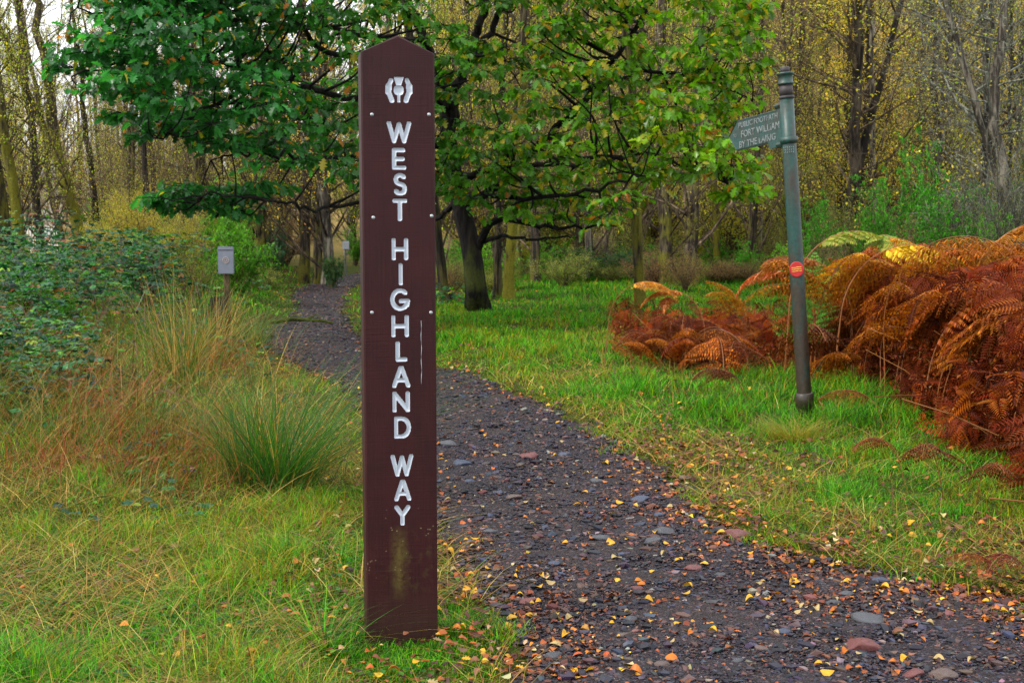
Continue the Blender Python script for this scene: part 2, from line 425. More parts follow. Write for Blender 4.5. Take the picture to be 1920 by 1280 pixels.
# lawn grass -----------------------------------------------------------
def lawn():
    n = 1500000
    x, y = view_samples(n, 2.6, 34, 1.9)
    sd = sdf_path(x, y)
    e = sd+(vn(x, y, .25, 31)-.5)*.32
    p = ss(-.10, .14, e)
    p *= .45+.75*ss(.32, .6, vn(x, y, .35, 32))
    lz = ss(.4, -1.2, x+(y-6)*.10)*ss(5.5, 8.5, y)                  # bramble / rough zone on the left
    p *= 1-.72*lz
    rz = ss(.6, 2.0, (x-(.1+.32*y)))*ss(7.5, 9.5, y+x*.35)*ss(15, 13, y)     # under the bracken
    p *= 1-.7*rz
    rb = (x > .22*y-.9)*ss(1.1, .2, np.abs(sd-.1))*ss(13, 8, y); p *= 1-.55*rb*ss(.35, .6, vn(x, y, .25, 73))
    tuft = .35+1.1*ss(.35, .65, vn(x, y, .11, 38))
    k = rng.uniform(0, 1, n) < p*.62*np.minimum(tuft, 1.1)
    x, y, sd, e = x[k], y[k], sd[k], e[k]; n = len(x)
    z = H(x, y, sd)-.004
    pn = vn(x, y, .9, 33); tall = ss(.35, .8, vn(x, y, .5, 34))
    right = x > (y-4)*.02-.2
    h = np.where(right, .035+.045*tall, .030+.060*tall)*rng.uniform(.4, 1.5, n)*(.7+.6*vn(x, y, .13, 39))
    bare_ = np.hypot(x-2.06, (y-8.72)*.8) < .16; h = np.where(bare_, h*.35, h); pb_ = np.hypot(x+.36, (y-3.75)*.8) < .30; h = np.where(pb_, np.minimum(h, .032), h)
    lush = right & (((x-2.0-.0*y)**2/2.2+(y-8.9)**2/1.6) < 1.0)
    h = np.where(lush, h*1.7, h)
    h *= .55+.45*ss(0, .5, sd)
    h *= 1+.02*y
    wd = np.maximum(.0036, .00062*y)*rng.uniform(.7, 1.3, n)
    yel = ss(.35, .62, vn(x, y, .45, 35)*.7+vn(x, y, .12, 36)*.3)
    yel = np.clip(yel+.35*ss(.5, 0, sd)-.75*lush-.6*(y > 17)-.22*(~right)*ss(5.5, 4, y), .03, .62)
    g = palette(n, GREEN, [4, 3, 4, 1.6, .5], .24); s = palette(n, [(.24, .22, .004), (.28, .16, .014), (.15, .22, .003), (.12, .04, .010)], [3.5, 2.2, 5.5, 1.8], .3)
    c = np.where((rng.uniform(0, 1, n) < yel*.8)[:, None], s, g)
    V, F, C = blades(np.stack([x, y, z], -1), h, wd, rng.uniform(0, 6.283, n), rng.uniform(.0, .7, n), rng.uniform(0, .9, n), c, c*np.array([1.3, 1.2, .9]))
    m = 150000; x = rng.uniform(-9, 9, m); y = rng.uniform(-1, 14, m); sd = sdf_path(x, y); k = (np.abs(x) > .50*y) & (sd > .03); x, y, sd = x[k], y[k], sd[k]; m = len(x)
    c2 = palette(m, GREEN+[(.27, .24, .01), (.33, .19, .02)], [4, 4, 2, 2, .6, 2, 1.5]); V2, F2, C2 = blades(np.stack([x, y, H(x, y, sd)-.004], -1), rng.uniform(.06, .16, m), rng.uniform(.006, .012, m), rng.uniform(0, 6.28, m), rng.uniform(.1, 1, m), rng.uniform(0, .9, m), c2)
    F = np.vstack([F, F2+len(V)]); V = np.vstack([V, V2]); C = np.vstack([C, C2])
    m = 48000; x, y = view_samples(m, 2.8, 12, 1.9); sd = sdf_path(x, y); k = (sd > .02) & (np.hypot(x+.36, (y-3.75)*.8) > .3) & (rng.uniform(0, 1, m) < np.where((x > .8) & (sd > .7), .25, 1)) & (rng.uniform(0, 1, m) < .3+.9*ss(.4, .6, vn(x, y, .3, 37))); x, y, sd = x[k], y[k], sd[k]; m = len(x)
    c2 = palette(m, [(.30, .19, .03), (.40, .29, .08), (.18, .08, .02), (.20, .24, .01)], [3, 2, 2, 2], .3)
    V2, F2, C2 = blades(np.stack([x, y, H(x, y, sd)+.01], -1), rng.uniform(.05, .16, m), np.maximum(.003, .0006*y)*rng.uniform(.6, 1.3, m), rng.uniform(0, 6.28, m), rng.uniform(.9, 1.8, m), rng.uniform(.7, 1.3, m), c2)
    F = np.vstack([F, F2+len(V)]); V = np.vstack([V, V2]); C = np.vstack([C, C2])
    m = 16000; x, y = view_samples(m, 3, 9, 1.9); sd = sdf_path(x, y); k = (sd > .08) & (vn(x, y, .35, 47) > .52); x, y, sd = x[k], y[k], sd[k]; m = len(x)
    V2, F2, C2 = scatter(*leaf_oval(.42, .2, .3, 4), np.stack([x, y, H(x, y, sd)+rng.uniform(.01, .06, m)], -1), rots(rdir(m, -.2, .5)), rng.uniform(.010, .026, m), palette(m, [(.03, .13, .012), (.015, .075, .012), (.07, .18, .01)], [3, 3, 2], .25))
    F = np.vstack([F, F2[0]+len(V)]); V = np.vstack([V, V2]); C = np.vstack([C, C2])
    o = link('grass', mesh_np('grass', V, F, M['grass'], C)); tag(o, 'short green and yellowing grass on both verges of the gravel path', 'grass', kind='stuff')
lawn()

# rough dry grass on the left ------------------------------------------
def rough():
    n = 150000
    x, y = view_samples(n, 3.0, 20, 1.7)
    sd = sdf_path(x, y)
    zone = ss(.15, 1.2, sd)*ss(-.35, -.9, x+(y-4)*.10)
    d = zone*(.12+.88*ss(4.6, 6.5, y))*ss(19, 14, y)*(.3+.9*ss(.35, .65, vn(x, y, .7, 41)))
    right = ss(.3, .9, sd)*(x > .6)*ss(7, 9, y)*(.02+.10*ss(.5, .7, vn(x, y, .6, 42)))
    d *= np.where(y < 5.2, .6, 1)
    d *= 1-.65*ss(.1, -.6, x+.25*y)*ss(8, 10, y)
    k = rng.uniform(0, 1, n) < (d*.55+right)
    x, y, sd = x[k], y[k], sd[k]; n = len(x); z = H(x, y, sd)
    tall = ss(4.3, 8.0, y)
    h = (.12+.34*tall)*rng.uniform(.45, 1.35, n)*(.6+.7*vn(x, y, .8, 43)); h = np.where(x > .5, .22*rng.uniform(.5, 1.3, n), h)
    wd = np.maximum(.0022, .00042*y)*rng.uniform(.6, 1.5, n)
    c = palette(n, STRAW+[(.045, .16, .006), (.022, .075, .006)], [3, 2.4, 2, 1.0, 2, 4.5, 4], .32)
    rust = ss(.62, .72, vn(x, y, .6, 45))*(x < -1.4)*(rng.uniform(0, 1, n) < .7); c = np.where(rust[:, None] > .5, c*0+np.array([.24, .05, .01])*rng.uniform(.5, 1.3, (n, 1)), c)
    az = rng.normal(.5, 1.6, n)
    V, F, C = blades(np.stack([x, y, z], -1), h, wd, az, rng.uniform(.05, .9, n), rng.uniform(.1, 1.2, n), c, c*1.15, 6)
    o = link('dry_grass', mesh_np('dry_grass', V, F, M['straw'], C)); tag(o, 'long straw coloured grass stems leaning over the left bank', 'dry grass', kind='stuff')
rough()

# brambles on the left bank ----------------------------------------------
def brambles():
    mb = MB(); n = 92000
    x, y = view_samples(n, 4.6, 27, 1.55, margin=.25)
    sd = sdf_path(x, y)
    lim = -.25*y+.1+ (vn(y*0+3, y, 2.5, 53)-.5)*1.4
    zone = ss(0, .9, lim-x+ss(9, 14, y)*.2)*ss(.4, 1.6, sd)*ss(6.2, 8.5, y)
    lump = vn(x, y, 1.9, 51)*.75+vn(x, y, .6, 52)*.35-.04
    zone = np.maximum(zone, .22*(x < -.75)*ss(4.8, 5.4, y)*(sd > .5)*ss(.5, .6, vn(x, y, .45, 58)))
    k = rng.uniform(0, 1, n) < zone*(.25+.9*ss(.35, .6, lump))
    x, y, sd, zone, lump = x[k], y[k], sd[k], zone[k], lump[k]; n = len(x)
    top = (.30+.78*ss(6.5, 13, y))*(.15+1.25*lump)*ss(0, .5, zone)
    z = H(x, y, sd)+top*rng.uniform(.25, 1, n)**.6
    nrm = rdir(n, -.5, .45)
    c = palette(n, [(.014, .080, .026), (.022, .12, .022), (.008, .045, .022), (.065, .18, .010), (.20, .23, .015), (.20, .06, .015)], [6, 5, 5, 2.4, .7, 1.0], .30)
    s = np.clip(.034+.0020*y, .04, .085)*rng.uniform(.6, 1.3, n)
    for a in (-.95, 0., .9):
        ca, sa = math.cos(a), math.sin(a)
        dd = np.stack([nrm[:, 0]*ca-nrm[:, 1]*sa, nrm[:, 0]*sa+nrm[:, 1]*ca, nrm[:, 2]-.12*abs(a)], -1)
        V, F, C = scatter(*leaf_oval(.36, .2, .4, 4), np.stack([x, y, z], -1), rots(dd, rng.uniform(-.4, .4, n)), s, c)
        mb.add(V, F, C)
    # arching canes
    for q in range(170):
        yy = rnd.uniform(7, 22); xx = -.25*yy-rnd.uniform(0, 1)*(.2*yy); z0 = hz(xx, yy)
        a = rnd.uniform(0, 6.28); L = rnd.uniform(.25, .7); hh = rnd.uniform(.4, .95)*(.3+.7*float(ss(7, 14, yy)))
        t = np.linspace(0, 1, 7); pts = np.stack([xx+np.cos(a)*L*t, yy+np.sin(a)*L*t, z0+hh*np.sin(t*2.4)*1.1], -1)
        V, F = tube(pts, .0028, 3, False); mb.add(V, F, (.12, .06, .035))
    o = link('bramble_thicket', mb.mesh('bramble_thicket', M['bramble'])); tag(o, 'low tangle of bluish green bramble leaves covering the left bank', 'brambles', kind='stuff')
brambles()

# ------------------------------------------------------------------ gravel, stones
def gravel():
    tV, tF = ico(1)
    n = 330000
    x, y = view_samples(n, 2.8, 42, 1.95)
    sd = sdf_path(x, y); k = (sd+(vn(x, y, .3, 61)-.5)*.3) < .03
    x, y, sd = x[k], y[k], sd[k]; n = len(x)
    s = np.exp(rng.normal(math.log(.0036), .62, n))*(1+.10*(y-3)); s = np.clip(s, .0025, .026)
    c = palette(n, [(.010, .009, .015), (.024, .018, .027), (.060, .034, .030), (.024, .027, .044), (.09, .034, .026), (.15, .125, .11)], [6, 4, 3.6, 2.4, 1.5, .7], .36)
    pos = np.stack([x, y, H(x, y, sd)+.006+s*.05], -1)
    sc3 = np.stack([s*rng.uniform(.8, 1.5, n), s*rng.uniform(.6, 1.1, n), s*rng.uniform(.45, .85, n)], -1)
    tV = tV*(1+.22*np.random.default_rng(3).normal(0, 1, (len(tV), 1)))
    V, F, C = scatter(tV, tF, pos, rots(rdir(n, -.15, .15)), sc3, c)
    o = link('gravel', mesh_np('gravel', V, F, M['pebble'], C)); tag(o, 'dark wet gravel of small pebbles over the path', 'gravel', kind='stuff')
gravel()

def mat_stone(name, a, b, rough=.45):
    m, nt, nd, ln = newmat(name); v = coords(nt)
    n1 = noise(nt, 22, v, 6, .65); n2 = noise(nt, 90, v, 3, .6)
    p = N(nt, 'ShaderNodeBsdfPrincipled', Roughness=rough); ln.new(ramp(nt, n1, [(.3, a), (.72, b)]), p.inputs['Base Color'])
    ln.new(bump(nt, n2, .5, .004), p.inputs['Normal']); out(nt, p.outputs[0]); return m
M['st_red'] = mat_stone('red_sandstone', (.07, .016, .014), (.16, .045, .04))
M['st_grey'] = mat_stone('grey_slate', (.020, .022, .027), (.065, .068, .076))
M['st_blue'] = mat_stone('blue_slate', (.014, .02, .042), (.045, .06, .10))
M['st_brown'] = mat_stone('brown_stone', (.045, .026, .020), (.12, .08, .066))
def stone_mesh(seed, mat):
    g = np.random.default_rng(seed); V, F = ico(3)
    d = V.copy()
    for _ in range(9):   # chop with planes to get facets
        nrm = g.normal(0, 1, 3); nrm /= np.linalg.norm(nrm); lim = g.uniform(.55, .85)
        t = d@nrm; d -= np.maximum(0, t-lim)[:, None]*nrm*.92
    d *= 1+.04*g.normal(0, 1, (len(d), 1))
    return mesh_np('stone', d, F, mat, smooth_=True)
stones = [ # px, py, width px, kind, label
 (1617,1215,84,'red','large flat topped red stone lying near the lower right corner'),
 (988,858,44,'red','flat dark red stone on the path in front of the middle bend'),
 (842,835,40,'grey','pale grey flat stone just right of the brown post'),
 (1382,1005,56,'red','broad red brown stone at the right edge of the path'),
 (1632,1166,76,'grey','long flat grey slab above the large red stone'),
 (1235,968,30,'blue','rounded blue grey cobble beside leaf litter on the right edge'),
 (1248,1000,52,'grey','wide grey cobble just below the rounded blue one'),
 (1225,1018,46,'grey','low dark grey stone at the foot of the wide cobble'),
 (1128,1012,44,'grey','light grey flat stone in mid path with a small brown one beside it'),
 (936,926,26,'blue','small round blue stone on the left half of the path'),
 (865,872,46,'blue','slim blue slate lying close to the brown post'),
 (1060,855,30,'blue','blue stone right of the flat dark red stone'),
 (1300,1068,34,'red','chunky dark red stone in the middle of the near path'),
 (1350,1080,26,'grey','grey stone immediately right of the chunky dark red one'),
 (1585,1118,40,'grey','smooth pale grey stone below the grassy edge on the right'),
 (1562,1135,34,'grey','smaller smooth grey stone touching the pale grey one'),
 (1650,1092,44,'blue','flat blue grey stone half under the grassy edge on the right'),
 (1470,1188,34,'blue','blue slate chip left of the large red stone'),
 (1190,1108,36,'red','thin red brown slab on the near path'),
 (1170,1195,42,'brown','pinkish brown stone with a yellow leaf beside it'),
 (1038,1235,46,'grey','large dark grey stone at the bottom edge of the path'),
 (1385,1242,36,'grey','grey stone at the bottom edge left of the large red stone'),
 (1425,1220,34,'brown','brown stone low in the frame left of the large red stone'),
 (1770,1270,60,'brown','brown stone cut by the bottom edge at the right'),
 (1712,1268,50,'red','reddish stone cut by the bottom edge beside the brown one'),
 (1180,1165,34,'grey','grey cobble half sunk in the near path'),
 (960,935,40,'brown','flat brown stone in mid path left of the two cobbles'),
 (1200,940,40,'blue','dark slate stone along the right edge above the cobbles'),
 (1290,900,36,'brown','purplish brown stone among fallen leaves at the right verge'),
 (920,1000,30,'grey','small grey stone beside the left grass verge'),
 (1040,1060,28,'blue','small dark blue stone in the middle of the near path'),
 (990,1130,38,'red','rusty red stone near the grass at lower left of the path'),
 (1240,1250,36,'brown','small brown stone at the bottom edge of the path'),
 (1120,905,34,'grey','grey stone in mid path below the bend'),
 (880,905,26,'blue','bluish chip of slate close to the right side of the post'),
]
for q, (px, py, wpx, kd, lb) in enumerate(stones):
    p = G(px, py); wdt = wpx/FPX*p[1]*.5
    me = stone_mesh(100+q, M['st_'+kd])
    o = link('stone', me, loc=(p[0], p[1], p[2]+.008)); 
    o.scale = (wdt, wdt*rnd.uniform(.55, .85), wdt*(.42 if q else .5)); o.rotation_euler = (rnd.uniform(-.12, .12), rnd.uniform(-.12, .12), rnd.uniform(-.5, .5))
    tag(o, lb, 'stone', 'stones embedded in the gravel path')

# ------------------------------------------------------------------ fallen leaves
LCOL = {'yellow': [(.48, .23, .008), (.55, .31, .02)], 'orange': [(.40, .12, .008), (.30, .07, .008)], 'cream': [(.36, .27, .10), (.30, .21, .09)], 'brown': [(.10, .03, .012), (.14, .05, .018)]}
def litter():
    mb = MB()
    tmpl = [leaf_oval(.36, .35, .6, 5), leaf_oval(.42, -.25, -.5, 5), leaf_oval(.30, .7, .9, 5), leaf_lobed(.2)]
    n = 170000
    x, y = view_samples(n, 2.7, 42, 1.85)
    sd = sdf_path(x, y); e = sd+(vn(x, y, .4, 71)-.5)*.5
    edge = np.exp(-(e/.22)**2)
    rightband = (x > .22*y-.9)*ss(1.0, .1, np.abs(e-.05))*ss(13, 7, y)*ss(3, 4.2, y)
    p = .26+.12*ss(7, 13, y)*(sd < .2)+.3*(sd > 1.5)*ss(15, 20, y)+.75*edge*(.25+1.2*ss(.35, .7, vn(x, y, .3, 72)))+3.4*rightband*ss(.25, .55, vn(x, y, .25, 73))
    p *= np.where((x < .9) & (y < 5), .6, 1)*np.where(sd < -.3, .55, 1)*np.where((sd > .9), .35, 1)
    p *= ss(-2.6, -.3, x+.2*(y-6))*.9+.1
    p += .16*(x < 0)*(x > -1.6)*(sd > 0)*ss(5.5, 4.2, y)
    k = rng.uniform(0, 1, n) < p*.33
    x, y, sd = x[k], y[k], sd[k]; n = len(x)
    z = H(x, y, sd)+.012+np.where(sd > .05, rng.uniform(.005, .045, n), 0)
    c = palette(n, [(.50, .26, .015), (.38, .12, .012), (.26, .06, .010), (.11, .028, .009), (.05, .016, .010), (.38, .28, .13), (.15, .06, .032)], [1.3, 1.5, 2.6, 4.4, 6, .8, 2.4], .3)
    s = rng.uniform(.010, .038, n)**1.0*(1+.028*y); s = np.where((sd < -.15) & (rng.uniform(0, 1, n) < .75), s*.5, s)
    w_ = rng.integers(0, len(tmpl), n)
    for q, (tV, tF) in enumerate(tmpl):
        m = w_ == q; dd = rdir(m.sum(), -.22, .22)
        V, F, C = scatter(tV-np.array([0, .5, 0]), tF, np.stack([x, y, z], -1)[m], rots(dd, rng.normal(0, .3, m.sum())), s[m], c[m]); mb.add(V, F, C)
    o = link('leaf_litter', mb.mesh('leaf_litter', M['litter'])); tag(o, 'brown and orange leaf litter scattered along the path edges', 'leaf litter', kind='stuff')
litter()
leafmesh = {}
for cn_, cols in LCOL.items():
    leafmesh[cn_] = []
    for q in range(3):
        tV, tF = [leaf_oval(.40, .35, .5, 7), leaf_oval(.46, -.2, -.5, 7), leaf_oval(.36, .75, .9, 7)][q]
        mb = MB(); mb.add(tV-np.array([0, .5, 0]), tF, palette(len(tV), cols, [1, 1], .08))
        V, F = tube([(0, -.5, .02), (.02, -.68, .05), (.05, -.85, .04)], .018, 4); mb.add(V, F, (.25, .12, .05))
        leafmesh[cn_].append(mb.mesh('fallen_leaf', M['litter']))
LLAB = {'yellow': ('bright yellow birch leaf fallen on', 'yellow'), 'orange': ('orange birch leaf fallen on', 'orange'), 'cream': ('pale cream upturned leaf lying on', 'cream'), 'brown': ('dull brown curled leaf lying on', 'brown')}
spots = []
big = [(672,1213,'yellow'),(1215,1130,'yellow'),(1270,1055,'yellow'),(1050,1212,'orange'),(1090,1213,'orange'),(1228,1003,'yellow'),(1275,1052,'yellow'),(1710,1020,'yellow'),(1385,930,'yellow'),(1655,1242,'orange'),(1585,1228,'orange'),(1730,1205,'orange'),(1850,1205,'orange'),(1562,1152,'orange'),(1500,1140,'cream'),(1467,1133,'yellow'),(1720,1152,'cream'),(1745,1175,'cream'),(1860,1195,'cream'),(1570,1205,'cream'),(1335,1187,'yellow'),(1158,1200,'yellow'),(890,900,'yellow'),(930,840,'orange'),(985,975,'orange'),(1150,968,'cream'),(1100,890,'cream'),(1350,880,'cream'),(1900,1080,'cream'),(1480,895,'yellow'),(700,958,'orange'),(470,915,'orange'),(475,1250,'orange'),(545,1170,'orange'),(640,1090,'yellow'),(330,1255,'yellow'),(350,1175,'orange'),(640,960,'cream'),(550,955,'orange'),(185,1270,'orange'),(43,1125,'orange'),(1610,1258,'orange'),(1060,1195,'yellow'),(960,1165,'yellow'),(1075,1265,'yellow'),(1010,1240,'cream'),(1000,1160,'cream')]
for px, py, c_ in big: p = G(px, py); spots.append((p[0], p[1], c_))
g = np.random.default_rng(11)
while len(spots) < 296:
    x, y = view_samples(1, 3.6, 9.5, 1.6, margin=-.02, g=g); x, y = float(x[0]), float(y[0])
    s_ = float(sdf_path([x], [y])[0])
    pr = .9 if s_ < .1 else (.55 if s_ < .7 else .18)
    if x < -.9: pr *= .35
    if g.uniform() > pr: continue
    spots.append((x, y, g.choice(['yellow', 'orange', 'cream', 'brown'], p=[.36, .28, .22, .14])))
for x, y, c_ in spots:
    s_ = float(sdf_path([x], [y])[0]); on = s_ < .05
    o = link('fallen_leaf', rnd.choice(leafmesh[c_]), loc=(x, y, hz(x, y)+(.016 if on else .05)))
    o.scale = (rnd.choice([.020, .025, .029, .034, .042])*rnd.uniform(.9, 1.1),)*3; o.rotation_euler = (rnd.uniform(-.35, .35), rnd.uniform(-.35, .35), rnd.uniform(0, 6.28))
    where = 'the dark gravel of the path' if on else ('the grass of the right verge' if x > .3 else 'the grass left of the path')
    tag(o, LLAB[c_][0]+' '+where, 'leaf', '%s leaves on %s' % (LLAB[c_][1], where))

# ------------------------------------------------------------------ brown waymark post
def mat_post():
    m, nt, nd, ln = newmat('maroon_painted_wood'); v = coords(nt)
    gr = noise(nt, 1.0, mapping(nt, v, (160, 160, 5)), 5, .6, .2); n2 = noise(nt, 7, v, 5, .6)
    saw = noise(nt, 1.0, mapping(nt, v, (6, 6, 260)), 3, .6)
    c = ramp(nt, math_(nt, 'MULTIPLY_ADD', gr, .5, math_(nt, 'MULTIPLY', n2, .5)), [(.30, (.013, .0016, .0018)), (.47, (.024, .0027, .0031)), (.6, (.031, .0040, .0044)), (.75, (.046, .0085, .0090))])
    s = nt.nodes.new('ShaderNodeSeparateXYZ'); ln.new(v, s.inputs[0])
    # dark knots
    kn = noise(nt, 9, mapping(nt, v, (1, 1, 2.2)), 3, .5)
    c = mixc(nt, math_(nt, 'MULTIPLY', math_(nt, 'SUBTRACT', kn, .68), 6, clamp=True), c, (.025, .008, .010))
    ck = noise(nt, 1.0, mapping(nt, v, (95, 95, 1.6)), 3, .5)
    ck2 = noise(nt, 3.0, v, 3, .5)
    crack = math_(nt, 'MULTIPLY', math_(nt, 'SUBTRACT', .012, math_(nt, 'ABSOLUTE', math_(nt, 'SUBTRACT', ck, .5))), math_(nt, 'MULTIPLY', math_(nt, 'GREATER_THAN', ck2, .53), 70), clamp=True)
    c = mixc(nt, crack, c, (.008, .003, .003))
    # green algae streak below the lettering
    def band(x0, wx, z0, z1, soft):
        a = math_(nt, 'SUBTRACT', 1.0, math_(nt, 'DIVIDE', math_(nt, 'ABSOLUTE', math_(nt, 'SUBTRACT', s.outputs[0], x0)), wx), clamp=True)
        b = math_(nt, 'MULTIPLY', math_(nt, 'SUBTRACT', s.outputs[2], z0), 1/soft, clamp=True)
        d = math_(nt, 'MULTIPLY', math_(nt, 'SUBTRACT', z1, s.outputs[2]), 1/soft, clamp=True)
        return math_(nt, 'MULTIPLY', a, math_(nt, 'MULTIPLY', b, d))
    an = noise(nt, 28, v, 5, .65)
    st = math_(nt, 'MULTIPLY', band(-.005, .034, .15, .41, .07), math_(nt, 'MULTIPLY', math_(nt, 'SUBTRACT', math_(nt, 'MULTIPLY_ADD', an, .6, math_(nt, 'MULTIPLY', noise(nt, 70, v, 3, .7), .5)), .38), 4.5, clamp=True), clamp=True)
    c = mixc(nt, math_(nt, 'MULTIPLY', st, .85), c, (.085, .062, .012))
    bl = math_(nt, 'MULTIPLY', band(.03, .13, .12, .42, .12), math_(nt, 'MULTIPLY', math_(nt, 'SUBTRACT', an, .52), 5, clamp=True), clamp=True)
    c = mixc(nt, math_(nt, 'MULTIPLY', bl, .8), c, (.055, .05, .010))
    # lichen dots
    vo = N(nt, 'ShaderNodeTexVoronoi', Scale=75); ln.new(v, vo.inputs['Vector'])
    dots = math_(nt, 'MULTIPLY', math_(nt, 'LESS_THAN', vo.outputs['Distance'], .20), math_(nt, 'MULTIPLY', band(0, .35, .2, .5, .1), math_(nt, 'GREATER_THAN', noise(nt, 14, v, 2), .56)))
    c = mixc(nt, math_(nt, 'MULTIPLY', dots, .7), c, (.20, .17, .08))
    # damp green foot
    ft = math_(nt, 'MULTIPLY', math_(nt, 'SUBTRACT', .22, s.outputs[2]), 4, clamp=True)
    c = mixc(nt, math_(nt, 'MULTIPLY', ft, math_(nt, 'MULTIPLY', n2, .9)), c, (.03, .022, .012))
    p = N(nt, 'ShaderNodeBsdfPrincipled', Roughness=.55); p.inputs['Specular IOR Level'].default_value = .22; ln.new(c, p.inputs['Base Color'])
    h = math_(nt, 'SUBTRACT', math_(nt, 'ADD', math_(nt, 'MULTIPLY', gr, .9), math_(nt, 'MULTIPLY', saw, .8)), math_(nt, 'MULTIPLY', crack, 1.5))
    ln.new(bump(nt, h, .55, .0022), p.inputs['Normal']); out(nt, p.outputs[0]); return m
def mat_simple(name, col, rough=.5, metal=0, var=.15, scale=30, bmp=.2):
    m, nt, nd, ln = newmat(name); v = coords(nt); n1 = noise(nt, scale, v, 5, .65)
    c = ramp(nt, n1, [(.3, tuple(x*(1-var) for x in col)), (.7, tuple(min(1, x*(1+var)) for x in col))])
    p = N(nt, 'ShaderNodeBsdfPrincipled', Roughness=rough, Metallic=metal); ln.new(c, p.inputs['Base Color'])
    if bmp: ln.new(bump(nt, n1, bmp, .003), p.inputs['Normal'])
    out(nt, p.outputs[0]); return m
M['post'] = mat_post()
M['white'] = mat_simple('white_sign_paint', (.38, .42, .48), .4, var=.06, scale=60)
M['screw'] = mat_simple('dull_screw_steel', (.32, .34, .35), .45, .7, .3, 200)

pb = G0(753, 1207); POSTX, POSTY = pb[0], pb[1]
PYAW = math.atan2(POSTX, POSTY)   # angle of line of sight from +Y
PROT = -PYAW+R(6.2)               # front turned a little to the right of the camera
PROT = math.atan2(-POSTX, POSTY)+R(6.2)
PZ = hz(POSTX, POSTY)-.01
post = empty('waymark_post', (POSTX, POSTY, PZ), PROT, 'tall maroon wooden post with white carved lettering, standing in grass beside the path', 'signpost')
_c, _s = math.cos(PROT), math.sin(PROT)
def post_local(px, py):
    """pixel -> (x, z) on the front face of the post"""
    r = ray(px, py); nrm = np.array([_s, -_c, 0]); o_ = np.array([POSTX, POSTY, PZ]); c0 = np.array([0, 0, EYE])
    t = np.dot(o_-c0, nrm)/np.dot(r, nrm); q = c0+r*t-o_
    return (q[0]*_c+q[1]*_s, q[2])
ppm = FPX/POSTY
def build_post():
    hw = 137/ppm/2; T = .115; ch = .005
    zt = post_local(748, 66)[1]; zs = post_local(748, 99)[1]
    x0 = post_local(754, 1000)[0]
    CX = (post_local(685, 900)[0]+post_local(819.5, 900)[0])/2; hw = (post_local(819.5, 900)[0]-post_local(685, 900)[0])/2
    # strokes, in local metres
    seg = []
    def L(px, y0, y1, wpx, strokes, r=4.4):
        cx, zt_ = post_local(px, y0); _, zb = post_local(px, y1); rr = r/ppm; W = wpx/ppm-2*rr; Hh = (zt_-zb)-2*rr
        return [((cx+a*W, zb+rr+b*Hh), (cx+c*W, zb+rr+d*Hh), rr) for a, b, c, d in strokes]
    def arc(cx, cy, rx, ry, a0, a1, n=10):
        pts = [(cx+rx*math.cos(R(a0+(a1-a0)*i/n)), cy+ry*math.sin(R(a0+(a1-a0)*i/n))) for i in range(n+1)]
        return [(*pts[i], *pts[i+1]) for i in range(n)]
    W_ = [(-.5, 1, -.25, 0), (-.25, 0, 0, .95), (0, .95, .25, 0), (.25, 0, .5, 1)]
    E_ = [(-.5, 0, -.5, 1), (-.5, 1, .42, 1), (-.5, .5, .35, .5), (-.5, 0, .5, 0)]
    S_ = arc(0, .76, .42, .24, 35, 270, 10)+arc(0, .25, .46, .26, 90, -150, 10)
    T_ = [(-.5, 1, .5, 1), (0, 1, 0, 0)]
    H_ = [(-.5, 0, -.5, 1), (.5, 0, .5, 1), (-.5, .5, .5, .5)]
    I_ = [(0, 0, 0, 1)]
    G_ = arc(0, .5, .5, .5, 48, 360, 16)[:-1]+[(.05, .42, .5, .42), (.5, .42, .46, .2)]
    L_ = [(-.5, 1, -.5, 0), (-.5, 0, .5, 0)]
    A_ = [(-.5, 0, -.04, 1), (.04, 1, .5, 0), (-.32, .3, .32, .3)]
    N_ = [(-.5, 0, -.5, 1), (-.5, 1, .5, 0), (.5, 0, .5, 1)]
    D_ = [(-.5, 0, -.5, 1), (-.5, 1, -.05, 1), (-.5, 0, -.05, 0)]+arc(-.05, .5, .55, .5, 90, -90, 10)
    Y_ = [(-.5, 1, 0, .5), (.5, 1, 0, .5), (0, .5, 0, 0)]
    letters = [('W', 748, 227, 269, 46, W_), ('E', 748, 277, 319, 27, E_), ('S', 750, 324, 367, 28, S_), ('T', 749.5, 372, 415, 28, T_), ('H', 749.5, 446, 488, 32, H_), ('I', 751, 493, 535, 9, I_), ('G', 750, 540, 583, 38, G_), ('H', 750, 590, 632, 34, H_), ('L', 752.5, 639, 678, 23, L_), ('A', 752, 685, 727, 35, A_), ('N', 752, 733, 773, 34, N_), ('D', 754.5, 780, 822, 33, D_), ('W', 753.5, 851, 893, 44, W_), ('A', 755, 898, 939, 33, A_), ('Y', 754.5, 946, 985, 31, Y_)]
    step = .00155
    xs = np.arange(CX-.048, CX+.048, step); xs = np.concatenate([[CX-hw+ch], np.linspace(CX-hw+.02, CX-.052, 4), xs, np.linspace(CX+.052, CX+hw-.02, 4), [CX+hw-ch]])
    zs_ = np.arange(0.32, zs-.03, step); zs_ = np.concatenate([[-.1, 0, .1, .2, .3], zs_, [zs-.02, zs]])
    Xg, Zg = np.meshgrid(xs, zs_); D = np.full(Xg.shape, 9.); Wd = np.zeros(Xg.shape, int); rr = np.full(Xg.shape, .008)
    def sdseg(a, b):
        ab = np.array(b)-np.array(a); t = np.clip(((Xg-a[0])*ab[0]+(Zg-a[1])*ab[1])/(ab@ab+1e-12), 0, 1)
        return np.hypot(Xg-a[0]-t*ab[0], Zg-a[1]-t*ab[1])
